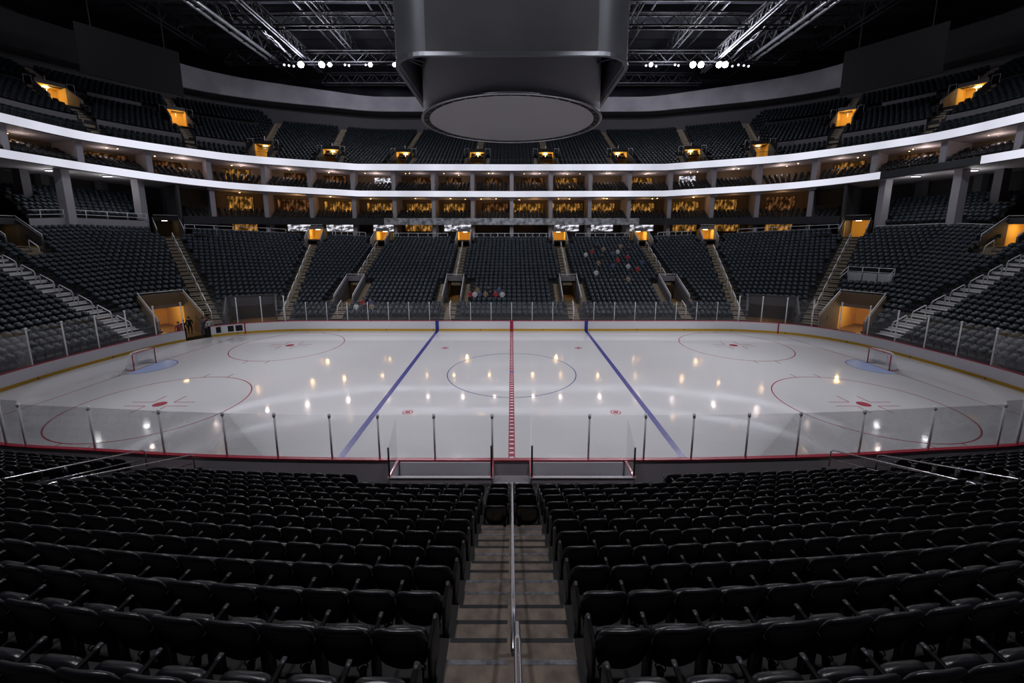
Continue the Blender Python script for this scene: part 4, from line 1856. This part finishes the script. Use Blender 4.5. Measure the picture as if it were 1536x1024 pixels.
def at_plane(px, py, Y):
    u = (px - 767.5) / F
    v = -(py - PY) / F
    dy = CS + v * SN
    t = (Y - CY) / dy
    return u * t, CZ + (-SN + v * CS) * t


FL = [(455, 'big', 'outermost of the bright floodlights left of the scoreboard'), (486, 'big', 'floodlight second from the outer left, one of a close pair'),
      (498, 'mid', 'inner one of the close pair of floodlights left of the scoreboard'), (558, 'mid', 'lone floodlight midway between the pair and the scoreboard on the left'),
      (594, 'mid', 'floodlight just beside the left edge of the scoreboard'), (974, 'mid', 'lone small floodlight right of the scoreboard'),
      (1036, 'big', 'outer-left one of the first bright pair of floodlights right of the scoreboard'), (1048, 'big', 'other one of the first bright pair right of the scoreboard'),
      (1075, 'big', 'first of the outermost floodlight pair on the right'), (1084, 'big', 'last of the outermost floodlight pair on the right')]
for px, kind, lab in FL:
    X, Zz = at_plane(px, 100, 42.0)
    flood(X, 41.2, Zz, (X * .25, -16, 3), lab, 'lamp_white', 0.44 if kind == 'big' else 0.30)
for i, px in enumerate((430, 437, 444, 551, 967, 982, 1010, 1015, 1095, 1104, 1112, 1119, 520, 526)):
    X, Zz = at_plane(px, 100 + (i % 3), 42.0)
    flood(X, 41.3, Zz, (X * .3, -10, 5), 'small dim lamp strung along the far cross truss between the floodlights', 'lamp_small', 0.14)['group'] = 'small truss lamps'

# ------------------------------------------------------------------ scoreboard
sb = empty('scoreboard', 'huge dark grey centre-hung scoreboard with a round underside over the ice', 'scoreboard', (0, 1.9, 17.75))


def rrect(hx, y0, y1, r, n=10):
    pts = []
    for cx, cy, a0 in ((hx - r, y1 - r, 0), (-hx + r, y1 - r, PI / 2), (-hx + r, y0 + r, PI), (hx - r, y0 + r, 1.5 * PI)):
        for k in range(n + 1):
            a = a0 + PI / 2 * k / n
            pts.append((cx + r * math.cos(a), cy + r * math.sin(a)))
    return pts


HX, YA, YB, RC = 6.45, -7.7, 7.6, 2.0
ZB, ZT = 1.5, 16.0


def shell(hx, y0, y1, r, z0, z1, idx, material, name, inset=0.25):
    out = rrect(hx, y0, y1, r)
    N = len(out)
    ii = [i % N for i in idx]
    q = MB()
    inn = rrect(hx - inset, y0 + inset, y1 - inset, max(r - inset, .3))
    A = [(*out[i], z0) for i in ii]
    Bq = [(*out[i], z1) for i in ii]
    Cq = [(*inn[i], z1) for i in ii]
    Dq = [(*inn[i], z0) for i in ii]
    q.wall(A, Bq, Cq, Dq)
    return q.build(name, material, sb, name == 'corner_panel')


N4 = 11
shell(HX, YA, YB, RC, ZB, ZT, [32, 33], 'score_face', 'screen')                 # near face
shell(HX, YA, YB, RC, ZB, ZT, [10, 11], 'score_face', 'screen')                 # far face
shell(HX, YA, YB, RC, ZB, ZT, [21, 22], 'score_face', 'screen')                 # left face
shell(HX, YA, YB, RC, ZB, ZT, [43, 0], 'score_face', 'screen')                  # right face
for c in range(4):
    shell(HX, YA, YB, RC, ZB, ZT, list(range(c * 11, c * 11 + 11)), 'score_corner', 'corner_panel')
shell(HX + .04, YA - .04, YB + .04, RC, ZB - .2, ZB, list(range(45)), 'score_rim', 'bottom_rim', 0.2)
q = MB()
q.add([(x, y, ZB + 2.6) for x, y in rrect(HX - .3, YA + .3, YB - .3, RC)], [tuple(range(44))])
q.build('inner_ceiling', 'score_dark', sb)
q = MB()
for k in range(28):
    a = 2 * PI * k / 28
    ox, oy = rrect(HX - .5, YA + .5, YB - .5, RC)[int(k * 44 / 28)]
    q.tube([(5.2 * math.cos(a), 5.2 * math.sin(a), ZB + 1.8), (ox, oy, ZB + .6)], 0.05, 4)
    q.tube([(ox, oy, ZB + .3), (ox, oy, ZB + 2.5)], 0.05, 4)
q.build('inner_struts', 'truss_grey', sb)
RD = 6.1


def cyl(r, z0, z1, n=96, cap=False):
    q = MB()
    A = [(r * math.cos(2 * PI * k / n), r * math.sin(2 * PI * k / n), z0) for k in range(n + 1)]
    Bq = [(x, y, z1) for x, y, _ in A]
    q.strip(A, Bq)
    return q


c = cyl(RD, 0.12, 3.6)
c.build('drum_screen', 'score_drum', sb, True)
q = MB()
ring_o = [(RD * 1.012 * math.cos(2 * PI * k / 96), RD * 1.012 * math.sin(2 * PI * k / 96), 0) for k in range(97)]
q.tube(ring_o, 0.09, 6)
q.build('drum_rim', 'score_rim', sb, True)
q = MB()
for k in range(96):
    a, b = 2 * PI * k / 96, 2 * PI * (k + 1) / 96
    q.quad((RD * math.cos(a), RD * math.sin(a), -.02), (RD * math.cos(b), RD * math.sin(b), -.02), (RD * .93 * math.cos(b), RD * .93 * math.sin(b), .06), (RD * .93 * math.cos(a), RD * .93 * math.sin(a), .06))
q.build('rim_gap', 'score_dark', sb)  # dark sloped ring between the rim and the underside screen
q = MB()
q.add([(RD * .935 * math.cos(2 * PI * k / 96), RD * .935 * math.sin(2 * PI * k / 96), 0.0) for k in range(96)], [tuple(range(96))[::-1]])
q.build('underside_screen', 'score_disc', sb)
q = MB()
for k in range(40):
    a = 2 * PI * k / 40
    x, y = RD * .965 * math.cos(a), RD * .965 * math.sin(a)
    q.box((x - .08, y - .08, -.04), (x + .08, y + .08, 0.02))
q.build('rim_fittings', 'truss_grey', sb)
q = MB()
for x, y in ((-4, -4), (4, -4), (-4, 4), (4, 4)):
    q.tube([(x, y, ZT - .2), (x, y, 27.2)], 0.08, 6)
q.build('hoist_cables', 'truss_dark', sb)
q = MB()
q.add([(x, y, ZT - .1) for x, y in rrect(HX - .1, YA + .1, YB - .1, RC)], [tuple(range(44))])
q.build('top_plate', 'score_dark', sb)

# ------------------------------------------------------------------ side screens
for sx in (-1, 1):
    a = Vector((sx * 47.6, 34.3, 29.45))
    b = Vector((sx * 54.1, 26.3, 29.85))
    root = empty('video_screen', 'large blank dark video screen hung above the %s end of the upper deck' % SIDE[sx], 'screen', tuple(a))
    t = Vector((b.x - a.x, b.y - a.y, 0))
    n = Vector((-t.y, t.x, 0)).normalized() * (.2 if sx < 0 else -.2)
    h0, h1 = 6.0, 5.95
    dz = b.z - a.z
    q = MB()
    q.add([(0, 0, 0), (t.x, t.y, dz), (t.x, t.y, dz + h1), (0, 0, h0)] + [(n.x, n.y, 0), (t.x + n.x, t.y + n.y, dz), (t.x + n.x, t.y + n.y, dz + h1), (n.x, n.y, h0)],
          [(0, 1, 2, 3), (7, 6, 5, 4), (0, 4, 5, 1), (1, 5, 6, 2), (2, 6, 7, 3), (3, 7, 4, 0)])
    q.build('panel', 'screen_off', root)
    for f in (.15, .85):
        q = MB()
        p = t * f
        q.tube([(p.x, p.y, 5.5), (p.x, p.y, 15.5)], 0.06, 6)
        q.build('hanger', 'truss_dark', root)


# ------------------------------------------------------------------ people
def person_mesh(name, seated, top, legs, lean=0.0, arm=0.0):
    me = bpy.data.meshes.new(name)
    if seated:
        J = {'pelvis': (0, 0, .48), 'chest': (0, -.02, .86), 'neck': (0, 0, 1.06), 'head': (0, .02, 1.14), 'crown': (0, .02, 1.30)}
        for s, k in ((-1, 'l'), (1, 'r')):
            J.update({'hip' + k: (s * .10, .02, .46), 'knee' + k: (s * .13, .42, .48), 'ank' + k: (s * .13, .44, .08), 'toe' + k: (s * .13, .60, .04),
                      'sho' + k: (s * .19, -.02, 1.0), 'elb' + k: (s * .25, .08, .74), 'wri' + k: (s * .15, .30, .62 + arm), 'han' + k: (s * .12, .38, .62 + arm)})
    else:
        J = {'pelvis': (0, 0, .95), 'chest': (0, lean * .1, 1.28), 'neck': (0, lean * .15, 1.48), 'head': (0, lean * .2, 1.57), 'crown': (0, lean * .2, 1.74)}
        for s, k in ((-1, 'l'), (1, 'r')):
            J.update({'hip' + k: (s * .10, 0, .90), 'knee' + k: (s * .12, .03 * s, .50), 'ank' + k: (s * .12, -.06 * s, .08), 'toe' + k: (s * .13, .13 - .06 * s, .03),
                      'sho' + k: (s * .20, lean * .12, 1.42), 'elb' + k: (s * .28, .0, 1.14), 'wri' + k: (s * .25, .14, .92 + arm), 'han' + k: (s * .24, .18, .84 + arm)})
    names = list(J)
    E_ = [('pelvis', 'chest'), ('chest', 'neck'), ('neck', 'head'), ('head', 'crown')]
    for k in 'lr':
        E_ += [('pelvis', 'hip' + k), ('hip' + k, 'knee' + k), ('knee' + k, 'ank' + k), ('ank' + k, 'toe' + k), ('chest', 'sho' + k), ('sho' + k, 'elb' + k), ('elb' + k, 'wri' + k), ('wri' + k, 'han' + k)]
    Rr = {'pelvis': .14, 'chest': .16, 'neck': .06, 'head': .095, 'crown': .085, 'hip': .095, 'knee': .065, 'ank': .045, 'toe': .04, 'sho': .075, 'elb': .048, 'wri': .036, 'han': .03}
    me.from_pydata([J[n] for n in names], [(names.index(a), names.index(b)) for a, b in E_], [])
    o = bpy.data.objects.new(name, me)
    COL.objects.link(o)
    sk = o.modifiers.new('skin', 'SKIN')
    for i, n in enumerate(names):
        r = Rr.get(n) or Rr[n[:-1]]
        me.skin_vertices[0].data[i].radius = (r, r * (.8 if n == 'chest' else 1))
        me.skin_vertices[0].data[i].use_root = (n == 'pelvis')
    ss = o.modifiers.new('sub', 'SUBSURF')
    ss.levels = ss.render_levels = 1
    dg = bpy.context.evaluated_depsgraph_get()
    m2 = bpy.data.meshes.new_from_object(o.evaluated_get(dg))
    bpy.data.objects.remove(o)
    for k in ('skin', top, legs):
        m2.materials.append(MATS[k])
    hz = J['neck'][2]
    for f in m2.polygons:
        c = f.center
        f.use_smooth = True
        hand = (c - Vector(J['hanl'])).length < .09 or (c - Vector(J['hanr'])).length < .09
        if c.z > hz or hand:
            f.material_index = 0
        elif c.z > J['pelvis'][2] + (.02 if not seated else .05) or (seated and c.y < .0 and c.z > .5) or abs(c.x) > .2 and c.z > .5:
            f.material_index = 1
        else:
            f.material_index = 2
    return m2, J


PM = {}
for i, (seated, top, legs) in enumerate(((False, 'cloth_red', 'cloth_black'), (False, 'cloth_black', 'cloth_black'), (False, 'cloth_grey', 'cloth_blue'), (False, 'cloth_white', 'cloth_black'),
                                         (True, 'cloth_red', 'cloth_black'), (True, 'cloth_black', 'cloth_grey'), (True, 'cloth_white', 'cloth_blue'), (True, 'cloth_tan', 'cloth_black'), (True, 'cloth_blue', 'cloth_black'))):
    PM[(seated, top)] = person_mesh('person', seated, top, legs, lean=.3 if i % 2 else 0.1, arm=.06 * (i % 3))
hair = MB()
hair.add(*pillow(0, -.015, .0, .098, .105, .09, n=6, p=.9))
hair_me = None


def person(loc, rz, seated, top, label, group=None):
    global hair_me
    me, J = PM[(seated, top)]
    o = bpy.data.objects.new('person', me)
    COL.objects.link(o)
    o.location = loc
    o.rotation_euler = (0, 0, rz)
    tag(o, label, 'person', group)
    c = Vector(J['crown'])
    if hair_me is None:
        h = hair.build('hair', 'hair', o, True)
        hair_me = h.data
    else:
        h = bpy.data.objects.new('hair', hair_me)
        COL.objects.link(h)
        h.parent = o
    h.location = (c.x, c.y, c.z - .02)
    return o


gs = (GATE[0] + GATE[1]) / 2
gp = np.array(rink_pt(gs, 0.0, -1))
t_ = RINK.tan(gs)
nn_ = np.array([t_[1], -t_[0]])
for a, b, top, rz, lab in ((-1.25, 0.9, 'cloth_red', 3.5, 'person in a dark red top standing at the near side of the open gate'),
                           (-0.75, 1.7, 'cloth_black', 3.9, 'person dressed in black standing behind the one in red at the gate'),
                           (0.0, 3.2, 'cloth_black', 3.6, 'person in black standing deep inside the yellow gate tunnel'),
                           (0.75, 1.5, 'cloth_grey', 4.2, 'person in a grey jacket standing in a group at the gate'),
                           (1.15, 0.9, 'cloth_white', 4.0, 'person in a pale top standing at the far side of the gate'),
                           (1.3, 2.2, 'cloth_red', 4.4, 'person in red half hidden behind the pale top at the gate')):
    p = gp + t_ * (-a) + nn_ * b
    person((p[0], p[1], 0.0), rz, False, top, lab)
tops = ['cloth_white', 'cloth_red', 'cloth_black', 'cloth_tan', 'cloth_blue']
clw = {'cloth_white': 'white', 'cloth_red': 'red', 'cloth_black': 'black', 'cloth_tan': 'tan', 'cloth_blue': 'blue'}


def seat_people(B, spots, where, grp):
    for i, (u, r) in enumerate(spots):
        q_, n_ = B.frame(u, r + .12, 1 if u < 0 else -1) if u >= 0 else B.frame(-u, r + .12, 1)
        z = B.pt(abs(u), r)[2]
        top = tops[i % 5]
        person((q_[0], q_[1], z - .02), math.atan2(n_[1], n_[0]) + PI / 2, True, top, 'seated spectator in a %s top, %s of those %s' % (clw[top], ordw(i + 1), where), grp)


LB = Bowl(lower_pt, 0, 6.6, 0.05, LR)
seat_people(LB, [(.16, 4), (.27, 4), (.36, 4), (.44, 4), (.54, 4), (.62, 4), (.70, 4), (.40, 5), (.58, 5), (.22, 5)], 'beside the first entrance left of centre', 'spectators low in the centre block')
seat_people(LB, [(-1.25, 16), (-1.33, 17), (-1.42, 15), (-1.47, 18), (-1.55, 16), (-1.62, 17), (-1.70, 15), (-1.76, 18), (-1.36, 13), (-1.5, 12), (-1.66, 12), (-1.74, 11), (-1.45, 9), (-1.6, 8),
                 (-1.82, 13), (-1.3, 10), (-1.58, 14), (-1.4, 19), (-1.68, 19)], 'scattered in the block right of centre', 'spectators in the block right of centre')
seat_people(LB, [(1.84, 1), (1.80, 2), (1.76, 1), (1.70, 1), (1.73, 2)], 'behind the far glass at left', 'spectators behind the far glass at left')

# ------------------------------------------------------------------ lights
def spot(name, loc, aim, energy, angle, blend=0.5, size=0.6, col=(0.95, 0.95, 1.0)):
    l = bpy.data.lights.new(name, 'SPOT')
    l.energy = energy
    l.spot_size = angle
    l.spot_blend = blend
    l.shadow_soft_size = size
    l.color = col
    o = bpy.data.objects.new(name, l)
    COL.objects.link(o)
    o.location = loc
    o.rotation_euler = (Vector(aim) - Vector(loc)).to_track_quat('-Z', 'Y').to_euler()
    return o


for x in (-34, -22, -10, 10, 22, 34):
    spot('rink_light', (x, 40.5, 36.0), (x * .75, -4, 0), ICE_E, 0.60, 0.6)
    spot('rink_light', (x, -38, 36.0), (x * .75, 6, 0), ICE_E, 0.52, 0.6)
for sx in (-1, 1):
    for y in (-8, 6, 20):
        spot('rink_light', (sx * 44, y, 37.0), (sx * 10, y * .4, 0), ICE_E * .8, 0.62, 0.6)
    # added fill spots over the stands, without any fixture
    spot('added_fill_spot', (sx * 15, 10, 38.0), (sx * 14, 30, 7), FILL_E, 1.5, 0.9, 1.0, (0.85, 0.92, 1.0))
    spot('added_fill_spot', (sx * 30, 2, 38.0), (sx * 46, 16, 7), FILL_E, 1.5, 0.9, 1.0, (0.85, 0.92, 1.0))
    # unseen spots over the near stand; added fills for scoreboard and far tiers
    spot('added_fill_spot', (sx * 8, -24, 38.0), (sx * 6, -22, 4), NEAR_E, 1.35, 0.9, 0.8, (0.94, 0.94, 1.0))
    spot('added_fill_spot', (sx * 20, -30, 38.0), (sx * 6, 2, 24), 9000, 0.9, 0.9, 0.8, (0.92, 0.94, 1.0))
    spot('added_fill_spot', (sx * 14, -14, 39.0), (sx * 20, 38, 17), 9000, 1.1, 0.9, 0.8, (0.9, 0.92, 1.0))
    # added point lamps standing in for floodlight spill; the outermost brightens the side roof
    for x in (14, 25, 33, 43):
        l = bpy.data.lights.new('added_spill_point', 'POINT')
        l.energy = 1100
        l.shadow_soft_size = .5
        l.color = (.88, .88, 1.0)
        o = bpy.data.objects.new('added_spill_point', l)
        COL.objects.link(o)
        o.location = (sx * x, 40.0 if x < 40 else 14.0, 36.2 if x < 40 else 40.0)
    # fixtures under the overhangs
    for px, off in ((160, 1.0), (75, 3.0)):
        s = s_px(px, 5, off)
        x, y, p = P_at(s, off, sx)
        root = empty('soffit_lamp', 'white lamp fixed under the %s overhang, %s from the suites' % (SIDE[sx], 'first' if px == 160 else 'second'), 'lamp', (x, y, p[5] + .02))
        q = MB()
        q.box((-.5, -.2, -.22), (.5, .2, -.02))
        q.build('housing', 'truss_grey', root)
        q = MB()
        q.box((-.45, -.17, -.25), (.45, .17, -.22))
        q.build('lamp_face', 'lamp_small', root)
        l = bpy.data.lights.new('soffit_light', 'POINT')
        l.energy = 60
        l.shadow_soft_size = .3
        o = bpy.data.objects.new('soffit_light', l)
        COL.objects.link(o)
        o.location = (x, y, p[5] - 1.2)
w = bpy.data.worlds.new('arena')
scene.world = w
w.use_nodes = True
w.node_tree.nodes['Background'].inputs[0].default_value = (0.5, 0.55, 0.75, 1)
w.node_tree.nodes['Background'].inputs[1].default_value = 0.004

# ------------------------------------------------------------------ camera
cam = bpy.data.cameras.new('camera')
cam.sensor_fit = 'HORIZONTAL'
cam.sensor_width = 36.0
cam.lens = F / 1536 * 36.0
cam.shift_x = 0.5 / 1536
cam.shift_y = -(512 - PY) / 1536
cam.clip_start = 0.05
cam.clip_end = 400
co = bpy.data.objects.new('camera', cam)
COL.objects.link(co)
co.location = (0, CY, CZ)
co.rotation_euler = (PI / 2 - PITCH, 0, 0)
scene.camera = co
scene.view_settings.view_transform = 'Standard'
scene.view_settings.look = 'None'
scene.view_settings.exposure = 0.0
scene.view_settings.gamma = 1.0
scene.cycles.use_denoising = True
scene.cycles.max_bounces = 6
scene.cycles.transparent_max_bounces = 24
scene.cycles.sample_clamp_indirect = 4.0
